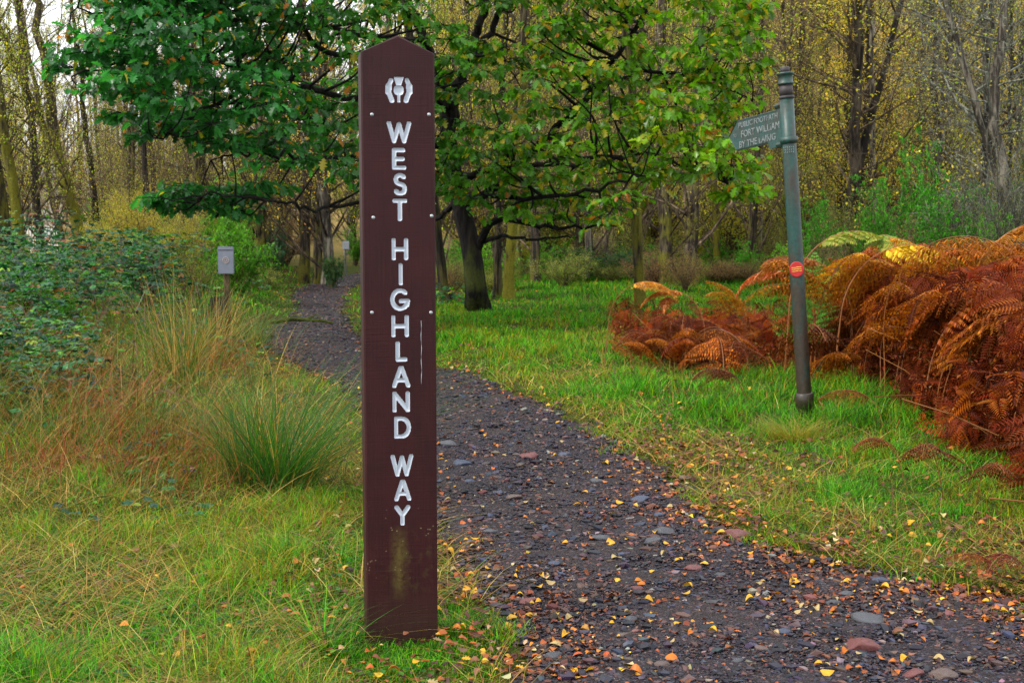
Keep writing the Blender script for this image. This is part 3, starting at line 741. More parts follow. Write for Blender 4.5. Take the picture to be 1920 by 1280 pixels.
    for q, (nm, px, y0, y1, wp, st) in enumerate(letters):
        for a, b, r_ in L(px, y0, y1, wp, st):
            d = sdseg(a, b)-r_; k = d < D; D = np.where(k, d, D); Wd = np.where(k, q+1, Wd)
    def pseg(p0, p1, r_, idx):
        nonlocal D, Wd
        d = sdseg(post_local(*p0), post_local(*p1))-r_/ppm; k = d < D; D = np.where(k, d, D); Wd = np.where(k, idx, Wd)
    e = len(letters)+1
    for sx in (-1, 1):
        cx = 748
        pseg((cx+sx*15, 151), (cx+sx*19.5, 162), 4.4, e); pseg((cx+sx*19.3, 162), (cx+sx*20, 172), 6.2, e); pseg((cx+sx*19.5, 172), (cx+sx*13.3, 188.5), 4.9, e)
    e2 = e+1
    for a in np.linspace(-1, 1, 7): pseg((747.5+a*7.4, 146), (747.5+a*3.6, 158), 1.8, e2)
    pseg((747.5, 169.5), (747.5, 169.6), 9.8, e2); pseg((747.5, 178), (747.7, 189.5), 3.4, e2)
    inside = D < 0
    dep = .0052*np.clip(-D/.0075, 0, 1)**.6
    Yg = np.where(inside, dep, 0)
    # worn flat chamfer round each cut
    Yg = np.where((~inside) & (D < .0013), .0006*(1-D/.0013), Yg)
    nx = len(xs); i = np.arange(len(zs_)-1)[:, None]*nx; j = np.arange(nx-1)[None]
    F = np.stack([i+j, i+j+1, i+nx+j+1, i+nx+j], -1).reshape(-1, 4)
    V = np.stack([Xg, Yg, Zg], -1).reshape(-1, 3)
    fin = inside.ravel()[F].sum(1) >= 3; fw = Wd.ravel()[F].max(1)
    def sub(Fs): u = np.unique(Fs); m = np.zeros(len(V), int); m[u] = np.arange(len(u)); return V[u], m[Fs]
    Vb, Fb = sub(F[~fin])
    # body: pentagon prism with chamfered edges
    def ring(ins, y):
        a = math.atan2(zt-zs, hw); k = ins*math.tan((math.pi/2-a)/2+0)  # keep gable parallel
        return [(CX-hw+ins, y, -.1), (CX-hw+ins, y, zs-ins*.3 if ins else zs), (CX, y, zt-ins*1.15), (CX+hw-ins, y, zs-ins*.3 if ins else zs), (CX+hw-ins, y, -.1)]
    rf, r1, r2, rb = ring(ch, 0), ring(0, ch), ring(0, T-ch), ring(ch, T)
    BV = rf+r1+r2+rb; BF4 = []
    for k in range(3):
        for q in range(4):
            a = k*5+q; BF4.append((a, a+5, a+6, a+1))
    n0 = len(BV)
    BV += [(CX-hw+ch, 0, zs), (CX+hw-ch, 0, zs)]
    me_f = [np.array(BF4), np.array([(15, 19, 18, 17, 16)])]
    mb = MB(); mb.add(Vb, Fb); mb.add(BV, me_f)
    zsi = zs-ch*.3
    mb.add([(CX-hw+ch, 0, zs), (CX+hw-ch, 0, zs), (CX, 0, zt-ch*1.15)], np.array([(0, 1, 2)]))
    board = link('board', mb.mesh('board', M['post']), post)
    for q in range(1, e2+1):
        k = fin & (fw == q)
        if not k.any(): continue
        Vs, Fs = sub(F[k]); me = mesh_np('letter' if q < e else 'emblem', Vs, Fs, M['white'], smooth_=True)
        if q < e: o = link('letter', me, post); tag(o, 'white carved letter '+letters[q-1][0])
        elif q == e: em = link('emblem', me, post)
        else: o = link('thistle', me, em)
    for px, py in ((697.5, 215), (804.5, 215), (700, 408), (809.5, 405), (697.5, 586), (808, 586)):
        x, z = post_local(px, py); m2 = MB()
        a = np.arange(10)/10*6.2832; r0 = .0062
        Vv = [(0, -.0026, 0)]+[(r0*.6*math.cos(t), -.0022, r0*.6*math.sin(t)) for t in a]+[(r0*math.cos(t), 0.0004, r0*math.sin(t)) for t in a]
        m2.add(Vv, [np.array([(0, 1+(k+1) % 10, 1+k) for k in range(10)]), np.array([(1+k, 1+(k+1) % 10, 11+(k+1) % 10, 11+k) for k in range(10)])])
        link('screw', m2.mesh('screw', M['screw'], True), post, (x, 0, z))
    # dried paint drip to the right of the lettering
    m3 = MB(); xa, za = post_local(789.5, 601); _, zb = post_local(790, 720)
    pts = [(xa+.0008*math.sin(k*1.3), -.0006, za+(zb-za)*k/14) for k in range(15)]
    V_, F_ = tube(pts, [.0002+.0011*max(0, math.sin(k*2.1+.6)) for k in range(15)], 5); m3.add(V_, F_)
    link('paint_drip', m3.mesh('paint_drip', M['white']), post)
build_post()

# ------------------------------------------------------------------ green fingerpost
def mat_greenpaint():
    m, nt, nd, ln = newmat('green_paint_rusting'); v = coords(nt)
    n1 = noise(nt, 11, mapping(nt, v, (1, 1, .35)), 6, .7); n2 = noise(nt, 45, v, 5, .7)
    c = ramp(nt, n2, [(.3, (.0015, .024, .019)), (.7, (.006, .060, .046))])
    s = nt.nodes.new('ShaderNodeSeparateXYZ'); ln.new(v, s.inputs[0])
    lo = math_(nt, 'MULTIPLY', math_(nt, 'SUBTRACT', 1.15, s.outputs[2]), .55, clamp=True)
    g = math_(nt, 'MULTIPLY', math_(nt, 'SUBTRACT', math_(nt, 'ADD', n1, math_(nt, 'MULTIPLY', lo, .45)), .455), 5, clamp=True)
    c = mixc(nt, g, c, ramp(nt, n2, [(.3, (.010, .014, .006)), (.6, (.035, .020, .012)), (.8, (.03, .04, .008))]))
    p = N(nt, 'ShaderNodeBsdfPrincipled', Roughness=.42); ln.new(c, p.inputs['Base Color'])
    ln.new(bump(nt, math_(nt, 'ADD', n2, math_(nt, 'MULTIPLY', g, .5)), .5, .004), p.inputs['Normal']); out(nt, p.outputs[0]); return m
M['gpaint'] = mat_greenpaint()
M['gdark'] = mat_simple('dark_rusty_iron', (.035, .028, .028), .6, .2, .4, 25, .5)
def mat_worn():
    m, nt, nd, ln = newmat('worn_white_lettering'); v = coords(nt)
    f = math_(nt, 'MULTIPLY', math_(nt, 'SUBTRACT', noise(nt, 38, v, 4, .7), .54), 9, clamp=True)
    p = N(nt, 'ShaderNodeBsdfPrincipled', Roughness=.7); ln.new(mixc(nt, f, (.17, .19, .19), (.008, .024, .024)), p.inputs['Base Color']); out(nt, p.outputs[0]); return m
M['wornlett'] = mat_worn()
M['red'] = mat_simple('red_plastic_disc', (.36, .010, .010), .35, 0, .15, 60)
M['yel'] = mat_simple('yellow_print', (.72, .52, .06), .5)
M['lett'] = mat_simple('weathered_white_lettering', (.17, .20, .19), .6, 0, .75, 60)

def text_mesh(body, size, depth, mat, sx=1.0, align='LEFT'):
    cu = bpy.data.curves.new('t', 'FONT'); cu.body = body; cu.size = size; cu.extrude = depth; cu.align_x = align; cu.resolution_u = 3
    to = bpy.data.objects.new('t', cu); COL.objects.link(to); dg = bpy.context.evaluated_depsgraph_get(); dg.update()
    me = bpy.data.meshes.new_from_object(to.evaluated_get(dg)); bpy.data.objects.remove(to); bpy.data.curves.remove(cu)
    me.transform(Matrix.Diagonal((sx, 1, 1, 1)).to_4x4()); me.materials.clear(); me.materials.append(mat); return me

def fingerpost():
    base = G(1511, 792); yb = base[1]
    root = empty('fingerpost', base, 0, 'leaning dark green iron pole with one pointed arm, standing before the bracken', 'signpost')
    top = P(1470, 126, yb+.02)-base; lower = np.array([0, 0, -.05])
    ax = top-lower; Lp = np.linalg.norm(ax); ax /= Lp
    def at(py):   # point of the pole axis at image row py
        lo, hi = 0, 3.5
        for _ in range(40):
            mid = (lo+hi)/2; q = base+ax*mid; dy = q[1]; zc = (q[2]-EYE); 
            v = 640-FPX*((dy*0+zc*cp+dy*sp)/(dy*cp-zc*sp))
            if v > py: lo = mid
            else: hi = mid
        return lo
    pp = FPX/yb
    prof = [(0-.05, 15.5), (at(768), 15.5)]
    def lathe(name, prof, mat, k=20, parent=root):
        mb = MB(); pts = np.array([ax*h for h, _ in prof]); rad = np.array([r/pp for _, r in prof])
        V, F = tube(pts+np.zeros(3), rad, k); mb.add(V, F); me = mb.mesh(name, mat); me.polygons.foreach_set('use_smooth', [len(p.vertices) == 4 for p in me.polygons]); return link(name, me, parent)
    e = .0015
    lathe('pole', [(-.05, 13.2), (at(760), 13.6), (at(600), 13.6), (at(430), 13.8), (at(300), 13.6), (at(290), 13), (at(180), 13)], M['gpaint'])
    lathe('ground_sleeve', [(at(766), 15), (at(765), 17.2), (at(738), 17.2), (at(736), 15.5)], M['gpaint'])
    # upper casting with rings and cap
    lathe('clamp_ring', [(at(270), 12), (at(269), 16.5), (at(257), 16.5), (at(256), 12)], M['gpaint'])
    lathe('upper_collar', [(at(186), 12), (at(185), 14.5), (at(181), 14.5), (at(180), 12)], M['gdark'])
    lathe('neck', [(at(181), 12.6), (at(158), 12.2)], M['gdark'])
    lathe('head_ring', [(at(160), 12), (at(159), 15), (at(156), 15.3), (at(154), 13.6), (at(142), 14), (at(140), 16.2), (at(137), 16.2), (at(136), 12)], M['gpaint'])
    cap = lathe('cap', [(at(138), 9), (at(127), 8.6), (at(125.5), 6.5)], M['gdark'])
    # arm
    c = ax*at(228)
    ad = math.radians(180-64)  # arm direction in plan, pointing left and away
    d = np.array([math.cos(ad), math.sin(ad), -.085]); d /= np.linalg.norm(d)
    u = np.array([0, 0, 1.])-d*d[2]; u /= np.linalg.norm(u); nrm = np.cross(d, u); 
    if nrm[1] > 0: nrm = -nrm
    def A(s, t, n=0): return c+d*s+u*t+nrm*n
    Lr = .66; hh = .205
    outl = [(.045, .135), (.10, .095), (.54, .095), (.645, -.005), (.56, -.115), (.20, -.115), (.195, -.155), (.045, -.155)]
    mb = MB(); k = len(outl); th = .009
    V = [A(s, t, th) for s, t in outl]+[A(s, t, -th) for s, t in outl]
    mb.add(V, [np.array([list(range(k))]), np.array([list(range(2*k-1, k-1, -1))]), np.array([(q, k+q, k+(q+1) % k, (q+1) % k) for q in range(k)])])
    # raised rim
    rim = [(s*.985+.006, t*.94) for s, t in outl[1:5]+[(.21, -.115)]]
    V, F = tube([A(s, t, th) for s, t in rim], .004, 4); mb.add(V, F)
    arm = link('arm', mb.mesh('arm', M['gpaint']), root)
    for t0 in (.12, -.145):
        bk = MB(); V, F = tube([A(.0, t0, 0), A(.11, t0*.97, 0)], .022, 8); bk.add(V, F)
        link('arm_bracket', bk.mesh('arm_bracket', M['gpaint']), root)
    tx = -d   # reading direction: left end is far
    def put(body, s, t, size, sx, w=None):
        me = text_mesh(body, size, .0025, M['wornlett'], sx)
        xs_ = [v.co.x for v in me.vertices]; wd = max(xs_)-min(xs_)
        if w: me.transform(Matrix.Diagonal((w/wd, 1, 1, 1)))
        o = link('lettering', me, root); p = A(s, t, th+.001)
        X = Vector(-d); Z = Vector(nrm); Yv = Z.cross(X)
        if Yv.z < 0: Yv = -Yv
        mt = Matrix((X, Yv, Z)).transposed().to_4x4(); mt.translation = Vector(p); o.matrix_local = mt
    put('PUBLIC FOOTPATH', .525, .038, .052, 1, .43)
    put('FORT WILLIAM', .50, -.032, .068, 1, .42)
    put('BY THE LAIRIG', .525, -.100, .064, 1, .40)
    put('TO', .585, -.02, .034, 1, .032)
    # red disc, sticker
    pdisc = ax*at(505); dv = Vector((-base[0], -base[1], EYE-base[2]-pdisc[2])).normalized()
    mb = MB(); q0 = pdisc-ax*0; f0 = np.array(dv)*(14.6/pp)
    side = np.cross(dv, ax); side /= np.linalg.norm(side)
    a = np.arange(24)/24*6.2832; rd = 13.2/pp
    ringp = lambda r_, off: [pdisc+f0+np.array(dv)*off+side*r_*math.cos(t)+ax*r_*math.sin(t)*1.1 for t in a]
    V = [pdisc+f0+np.array(dv)*.004]+ringp(rd*.93, .004)+ringp(rd, .001)+ringp(rd, -.006)
    mb.add(V, [np.array([(0, 1+k_, 1+(k_+1) % 24) for k_ in range(24)]), np.array([(1+r_*24+k_, 25+r_*24+k_, 25+r_*24+(k_+1) % 24, 1+r_*24+(k_+1) % 24) for r_ in (0, 1) for k_ in range(24)])])
    disc = link('red_disc', mb.mesh('red_disc', M['red']), root)
    mb = MB()
    for t0 in (-.012, .001, .013):
        V, F = tube([pdisc+f0+np.array(dv)*.0055+side*s_+ax*(t0+.0015*math.sin(s_*500)) for s_ in np.linspace(-.032, .032, 7)], .0016, 4); mb.add(V, F)
    link('disc_print', mb.mesh('disc_print', M['yel']), disc)
    mb = MB(); ps = ax*at(283)
    for t0 in (-.016, 0, .016):
        for s0 in np.linspace(-.034, .026, 6):
            an = s0/ (13.6/pp); r_ = 14.6/pp
            f = np.array(dv)*math.cos(an)+side*math.sin(an)*-1
            V, F = tube([ps+f*r_+ax*t0, ps+f*r_+ax*(t0+.009)+side*.004], .0016, 4); mb.add(V, F)
    link('sticker_print', mb.mesh('sticker_print', M['lett']), root)
fingerpost()

# ------------------------------------------------------------------ small signs
def boxmb(mb, c, s, rot=None):
    V = np.array([(x, y, z) for x in (-.5, .5) for y in (-.5, .5) for z in (-.5, .5)])*np.array(s)
    if rot is not None: V = V@np.array(rot).T
    mb.add(V+np.array(c), np.array([(0, 1, 3, 2), (4, 6, 7, 5), (0, 4, 5, 1), (2, 3, 7, 6), (0, 2, 6, 4), (1, 5, 7, 3)]))
def bevel_me(me, w):
    bm = bmesh.new(); bm.from_mesh(me); bmesh.ops.bevel(bm, geom=list(bm.edges), offset=w, segments=2, affect='EDGES'); bm.to_mesh(me); bm.free(); return me
M['galv'] = mat_simple('grey_box_face', (.12, .135, .165), .5, 0, .12, 18)
M['worn'] = mat_simple('weathered_print', (.30, .24, .22), .6, 0, .2, 40)
M['wood'] = mat_bark('mossy_fence_wood', (.09, .06, .03), (.22, .16, .07), (.16, .15, .025), .5, 1.5, 1.4)
M['darkwood'] = mat_bark('dark_stump_wood', (.03, .02, .013), (.10, .065, .04), (.06, .07, .02), .3, 1.5, 1)
def dist_sign():
    d = 12.5; b = P(428, 650, d); z0 = hz(b[0], d); pp = FPX/d
    root = empty('counter_post', (b[0], d, z0), .06, 'small mossy wooden stake carrying a flat grey panel, left of the path', 'sign')
    ztop = P(428, 462, d)[2]-z0; zb = P(430, 513, d)[2]-z0
    mb = MB(); V, F = tube([(0, 0, -.1), (.004, 0, zb*.5), (-.002, 0, ztop-.05)], [6.5/pp, 6.0/pp, 5.6/pp], 10); mb.add(V, F); link('stake', mb.mesh('stake', M['wood'], False), root)
    w_ = 29/pp; mb = MB(); boxmb(mb, (.004, -.05, (ztop+zb)/2), (w_, .04, ztop-zb)); pn = link('panel', bevel_me(mb.mesh('panel', M['galv']), .004), root)
    mb = MB(); boxmb(mb, (.004, -.0715, ztop-.035), (w_*.9, .004, .008)); link('slot', mb.mesh('slot', M['gdark']), pn)
    mb = MB(); a = np.arange(20)/20*6.2832; r_ = .030; zc = (ztop+zb)/2
    for rr in (.030, .014):
        V, F = tube([(.004+rr*math.cos(t), -.0722, zc+rr*math.sin(t)) for t in np.append(a, 0)], .0035, 4, False); mb.add(V, F)
    link('faded_roundel', mb.mesh('faded_roundel', M['worn']), pn)
    # old stump of a gate post next to it
    d2 = 12.0; b2 = P(409, 650, d2); z1 = hz(b2[0], d2); h2 = P(409, 556, d2)[2]-z1
    mb = MB(); g = np.random.default_rng(5); n = 14
    rr = .075
    V, F = tube([(0, 0, -.1), (0, 0, h2*.3), (.008, 0, h2*.7), (.0, 0, h2)], [rr*1.1, rr, rr*.97, rr*.9], n); V = V+np.random.default_rng(1).normal(0, .004, V.shape); mb.add(V, F)
    o = link('gate_post_stump', mb.mesh('gate_post_stump', M['darkwood']), loc=(b2[0], d2, z1)); tag(o, 'broken off dark brown timber post beside the stake with the grey panel', 'post')
    # far white notice
    d3 = 36.; b3 = P(648, 503, d3); z3 = hz(b3[0], d3); pp = FPX/d3
    root = empty('white_notice', (b3[0], d3, z3), 0, 'little white notice on a thin metal stake far along the path', 'sign')
    zt = P(648, 452, d3)[2]-z3; zb = P(648, 467, d3)[2]-z3
    mb = MB(); V, F = tube([(0, 0, -.1), (0, 0, zt+.02)], 1.6/pp, 8); mb.add(V, F); link('stake', mb.mesh('stake', M['galv']), root)
    mb = MB(); boxmb(mb, (.02, -.04, (zt+zb)/2), (12/pp, .02, zt-zb)); pn = link('panel', bevel_me(mb.mesh('panel', M['white']), .006), root)
    mb = MB(); 
    for q in range(3): boxmb(mb, (.02, -.052, zb+(zt-zb)*(.3+.2*q)), (8/pp, .002, .008))
    link('print', mb.mesh('print', M['worn']), pn)
dist_sign()

# ------------------------------------------------------------------ cottage and railings far left
def mat_harl():
    m, nt, nd, ln = newmat('cream_harling'); v = coords(nt); n1 = noise(nt, 5, v, 6, .7); n2 = noise(nt, 1.1, v, 4)
    c = ramp(nt, n1, [(.3, (.34, .32, .26)), (.6, (.56, .54, .48))]); c = mixc(nt, math_(nt, 'MULTIPLY', math_(nt, 'SUBTRACT', n2, .5), 2, clamp=True), c, (.45, .42, .33))
    p = N(nt, 'ShaderNodeBsdfPrincipled', Roughness=.9); ln.new(c, p.inputs['Base Color']); ln.new(bump(nt, n1, .6, .03), p.inputs['Normal']); out(nt, p.outputs[0]); return m
M['harl'] = mat_harl()
M['slate'] = mat_simple('purple_grey_slate', (.16, .14, .17), .5, 0, .3, 6, .5)
M['glass'] = mat_simple('dark_window_glass', (.03, .04, .05), .08, 0, .1, 3, 0)
M['whitepaint'] = mat_simple('white_railing_paint', (.75, .75, .76), .5, 0, .06, 10, 0)
def house(px0, px1, py_eave, py_apex, py_base, d, depth, label, rot=.0):
    a = P(px0, py_base, d); b = P(px1, py_base, d); wdt = b[0]-a[0]; z0 = hz((a[0]+b[0])/2, d)-.2
    root = empty('cottage', ((a[0]+b[0])/2, d, z0), rot, label, 'house'); ze = P(px0, py_eave, d)[2]-z0; za = P(px0, py_apex, d)[2]-z0; h = wdt/2
    mb = MB(); V = [(-h, 0, 0), (h, 0, 0), (h, 0, ze), (0, 0, za), (-h, 0, ze)]; V += [(x, depth, z) for x, _, z in V]
    mb.add(V, [np.array([(0, 1, 2, 3, 4), (9, 8, 7, 6, 5)]), np.array([(0, 5, 6, 1), (1, 6, 7, 2), (4, 9, 5, 0)])]); link('wall', mb.mesh('wall', M['harl']), root)
    mb = MB()
    for s in (-1, 1):
        e = 1.06; V = [(s*h*e, -.15, ze-.06*(za-ze)+.02), (0, -.15, za+.04), (0, depth+.15, za+.04), (s*h*e, depth+.15, ze-.06*(za-ze)+.02)]
        V += [(x, y, z+.14) for x, y, z in V]; mb.add(V, np.array([(0, 1, 2, 3), (7, 6, 5, 4), (0, 4, 5, 1), (1, 5, 6, 2), (2, 6, 7, 3), (3, 7, 4, 0)]))
    rf = link('roof', mb.mesh('roof', M['slate']), root)
    mb = MB(); boxmb(mb, (0, .8, za+.3), (.7, 1., 1.1)); link('chimney', mb.mesh('chimney', M['harl']), rf)
    for s in (() if px0 < 300 else (-.45, .45)):
        mb = MB(); boxmb(mb, (s*h, -.01, ze*.55), (.9, .06, 1.3)); wn = link('window', mb.mesh('window', M['whitepaint']), root)
        mb = MB(); boxmb(mb, (s*h-.2, -.045, ze*.55), (.34, .02, 1.1)); boxmb(mb, (s*h+.2, -.045, ze*.55), (.34, .02, 1.1)); link('pane', mb.mesh('pane', M['glass']), wn)
    return root
house(74, 118, 372, 325, 470, 70, 9, 'cream rendered cottage with a slate roof, half hidden behind the mossy trees on the left', .35)
house(490, 560, 372, 335, 470, 74, 7, 'white building glimpsed through foliage above the bright green bush', -.15)
def railing():
    d = 55; mb = MB(); x0 = P(42, 440, d)[0]; x1 = P(112, 440, d)[0]; z0 = hz(x0, d); root = empty('white_railings', ((x0+x1)/2, d, z0), 0, 'short run of white upright railings in front of the cream cottage', 'fence')
    W = x1-x0; h = P(0, 424, d)[2]-z0
    for q in range(15):
        mb = MB(); boxmb(mb, (-W/2+W*q/14, 0, h/2), (.05, .04, h)); link('picket', bevel_me(mb.mesh('picket', M['whitepaint']), .008), root)
    for zz in (.2, .8):
        mb = MB(); boxmb(mb, (0, .045, h*zz), (W+.1, .04, .07)); link('rail', mb.mesh('rail', M['whitepaint']), root)
railing()

# ------------------------------------------------------------------ oak
def catmull(pts, n=6):
    pts = np.asarray(pts, float); out_ = []; m = len(pts)
    for i in range(m-1):
        p0, p1, p2, p3 = pts[max(i-1, 0)], pts[i], pts[i+1], pts[min(i+2, m-1)]
        for k in range(n):
            t = k/n; out_.append(.5*((2*p1)+(p2-p0)*t+(2*p0-5*p1+4*p2-p3)*t*t+(3*p1-p0-3*p2+p3)*t**3))
    out_.append(pts[-1]); return np.array(out_)
def oak():
    g = np.random.default_rng(21)
    base = G(897, 592); root = empty('oak_tree', base, 0, 'spreading oak with a dark trunk and the big green crown overhanging the path', 'tree')
    limbs = [
     [(899,600,19.3,.34),(896,575,19.3,.25),(891,530,19.3,.22),(884,470,19.3,.20),(868,400,19.3,.185),(852,330,19.3,.17),(840,250,19.3,.155),(836,190,19.3,.14),(815,125,19.2,.11),(790,60,19,.095),(764,0,18.9,.08),(735,-120,18.6,.05),(720,-260,18.5,.02)],
     [(842,240,19.3,.11),(864,150,19.1,.10),(886,90,18.9,.09),(905,20,18.8,.075),(925,-100,18.6,.05),(960,-260,18.4,.02)],
     [(864,150,19.1,.07),(915,75,19.0,.065),(946,0,18.9,.055),(985,-110,18.7,.03)],
     [(866,390,19.3,.10),(945,335,18.9,.075),(1045,240,18.4,.065),(1100,185,18.1,.06),(1155,110,17.9,.05),(1230,0,17.6,.04),(1290,-110,17.4,.02)],
     [(1100,185,18.1,.045),(1200,135,17.6,.035),(1330,150,17.1,.025),(1410,190,16.8,.012)],
     [(892,470,19.3,.09),(925,415,18.9,.07),(1010,425,18.5,.04),(1090,428,18.1,.028),(1165,420,17.8,.012)],
     [(889,455,19.3,.06),(950,442,18.8,.035),(1005,452,18.5,.026),(1085,440,18.2,.014)],
     [(852,330,19.3,.08),(940,318,18.4,.055),(1080,305,17.3,.04),(1210,290,16.8,.03),(1330,325,16.4,.022),(1410,370,16.2,.01)],
     [(860,370,19.3,.06),(960,370,18,.045),(1080,365,17,.035),(1190,330,16.4,.02)],
     [(836,195,19.2,.10),(760,180,18.2,.075),(660,188,17.2,.06),(580,165,16.4,.05),(500,140,15.6,.04),(400,118,14.8,.03),(250,118,14.1,.022),(130,150,13.6,.01)],
     [(820,140,19.2,.08),(700,108,18,.06),(620,98,17.2,.05),(540,35,16.4,.038),(480,-20,16,.03),(400,-90,15.6,.015)],
     [(846,280,19.3,.08),(720,245,17.8,.055),(600,232,16.4,.045),(480,195,15.4,.035),(380,205,14.6,.025),(290,265,14.1,.01)],
     [(850,310,19.3,.07),(740,288,17.9,.045),(600,300,16.2,.035),(480,285,15.2,.022),(400,300,14.8,.01)],
     [(858,350,19.3,.07),(720,362,17.2,.04),(600,392,15.6,.028),(520,375,14.8,.02),(400,366,14,.016),(295,372,13.5,.008)],
     [(800,80,19,.06),(650,60,17.6,.045),(450,40,15.8,.035),(250,30,14.6,.022),(130,20,14,.01)],
     [(750,-60,18.7,.05),(600,-140,17.4,.04),(420,-200,16,.03),(260,-160,15,.012)],
     [(925,-100,18.6,.05),(1060,-150,17.8,.04),(1220,-160,17.2,.03),(1380,-60,16.8,.012)],
     [(860,380,19.3,.06),(800,420,19.9,.045),(760,440,20.4,.03)],
    ]
    allp = []; wood = MB(); hier = []
    for li, L in enumerate(limbs):
        P3 = np.array([[*P(a, b, d), r*.80] for a, b, d, r in L])
        P3[:, :3] -= base
        sm = catmull(P3, 6)
        if li: sm[1:, :3] += g.normal(0, .025, (len(sm)-1, 3))
        V, F = tube(sm[:, :3], np.maximum(sm[:, 3], .006), 10 if li < 3 else 7)
        hier.append((V, F, li))
        if li: allp.append(sm[3:])
        else: allp.append(sm[len(sm)//2:])
    # root flare on the trunk
    V, F, _ = hier[0]
    a = np.arctan2(V[:, 1], V[:, 0]); low = np.clip(1-V[:, 2]/.4, 0, 1)**2; V[:, :2] *= (1+.22*low*(1+.5*np.sin(a*5)))[:, None]
    V[:, 2] -= .05*(V[:, 2] < .1)
    mb = MB(); mb.add(V, F); trunk = link('trunk', mb.mesh('trunk', M['bark_oak'], True), root)
    for V, F, li in hier[1:]: wood.add(V, F)
    ap = np.vstack(allp)
    # leaf clusters
    polyc = [(190,-70),(178,110),(230,180),(300,235),(370,262),(450,275),(540,315),(640,330),(700,330),(840,325),(880,385),(1000,405),(1120,410),(1195,345),(1270,325),(1370,370),(1395,290),(1365,220),(1400,80),(1415,-70)]
    A = np.array(polyc, float); B = np.roll(A, -1, 0)
    def inp(x, y): return (((A[:, 1] > y) != (B[:, 1] > y)) & (x < (B[:, 0]-A[:, 0])*(y-A[:, 1])/(B[:, 1]-A[:, 1]+1e-9)+A[:, 0])).sum() % 2 == 1
    def depth_at(x):
        return np.interp(x, [90, 300, 500, 650, 800, 950, 1100, 1300, 1460], [13.6, 14.2, 15.2, 16.4, 18, 18.2, 17.3, 16.4, 16.2])
    cl = []; tries = 0
    while len(cl) < 300 and tries < 60000:
        tries += 1
        x, y = g.uniform(90, 1465), g.uniform(-70, 435)
        if not inp(x, y): continue
        wgt = 1.0
        if 500 < x < 870 and 30 < y < 260: wgt = .16
        if 820 < x < 1130 and y < 240: wgt = .14
        if x < 330: wgt = 1.0
        if 1000 < x < 1400 and 30 < y < 130: wgt = .45
        elif x > 900 and y < 300: wgt = min(wgt, .7)
        if 560 < x < 700 and y > 300: wgt = .6
        if g.uniform() > wgt: continue
        if any((x-c[0])**2+((y-c[1])*1.35)**2 < 33**2 for c in cl): continue
        cl.append((x, y, depth_at(x)+g.normal(0, .75), .33))
    for x, y in [(300,372),(335,362),(372,368),(410,362),(448,372),(485,366),(520,352),(330,388),(405,388),(455,395),(355,350),(420,350),(480,345),(140,128),(150,95),(185,165),(240,215),(285,248),(1405,60),(1400,120),(1410,20),(1375,352),(1390,362),(1375,255),(1390,320)]:
        cl.append((x, y, depth_at(x)+g.normal(0, .3), .22))
    for _ in range(120):      # crown above the frame and behind
        x = g.uniform(260, 1380); y = g.uniform(-380, -60); cl.append((x, y, depth_at(x)+g.uniform(-1, 3.5), .5))
    for _ in range(22):
        x = g.uniform(650, 1300); y = g.uniform(-300, 100); cl.append((x, y, g.uniform(20, 23.5), .45))
    lv = []; ld = []; lc = []; ls = []
    for (x, y, d, rr) in cl:
        c = P(x, y, d)-base
        dist = np.linalg.norm(ap[:, :3]-c, axis=1); k = np.argmin(dist+.25*np.abs(ap[:, 2]-c[2])*(ap[:, 2] > c[2]))
        q = ap[k, :3]; vec = c-q; Lv = np.linalg.norm(vec)
        mid = (q+c)/2+np.array([0, 0, -.10*Lv])+g.normal(0, .08*Lv+.01, 3)
        if Lv > (1.5 if y > -60 else 2.6): continue
        if Lv > .05:
            V, F = tube(catmull([q, mid, c], 4), np.linspace(min(.022, ap[k, 3]*.6+.004)+.003*Lv, .005, 9), 5, False); wood.add(V, F)
        od = c*np.array([1, 1, 0]); od = od/(np.linalg.norm(od)+1e-6)
        tone = g.normal(0, 1)
        nt_ = (9 if x > 480 else 12) if rr > .3 else 8
        for t_ in range(nt_):
            a = g.uniform(0, 6.283); e = g.normal(0, .25); tip = c+rr*g.uniform(.6, 1.35)*np.array([math.cos(a), math.sin(a), e])+od*.08
            V, F = tube(np.array([c, (c+tip)/2+g.normal(0, .03, 3), tip]), [.006, .004, .003], 3, False); wood.add(V, F)
            td = tip-c
            for f in np.linspace(.25, 1.05, 8):
                if g.uniform() < .12: continue
                p = c+td*f; ang = g.uniform(-1.5, 1.5); hd = td/np.linalg.norm(td)
                dd = np.array([hd[0]*math.cos(ang)-hd[1]*math.sin(ang), hd[0]*math.sin(ang)+hd[1]*math.cos(ang), -.55+g.normal(0, .5)])
                lv.append(p); ld.append(dd); ls.append(g.uniform(.065, .155)*(1.0 if x > 700 else .98))
                r = g.uniform(); fx = np.clip((x-500)/700, 0, 1)
                if r < .012: col = (.45, .15, .015)
                elif r < .018+.13*(.15+fx): col = (.27+.12*g.uniform(), .29, .015)
                else:
                    cg = np.array([.022, .135, .022])*(1-fx)+np.array([.095, .25, .006])*fx
                    col = cg*(1+.22*tone)*(1+g.normal(0, .28))*np.array([1+.25*max(0, tone)*fx, 1, 1])
                lc.append(np.clip(col, .003, .9))
    n = len(lv); lv, ld, lc, ls = map(np.array, (lv, ld, lc, ls))
    V, F, C = scatter(*leafL, lv, rots(ld, g.normal(0, .6, n)), ls*1.1, lc)
    C = C*(1+.10*np.tile(np.repeat([0], len(leafL[0])), n))[:, None]
    link('branches', wood.mesh('branches', M['bark_oak']), root)
    o = link('crown', mesh_np('crown', V, F, M['oakleaf'], C), root)
    print('oak leaves', n)
oak()

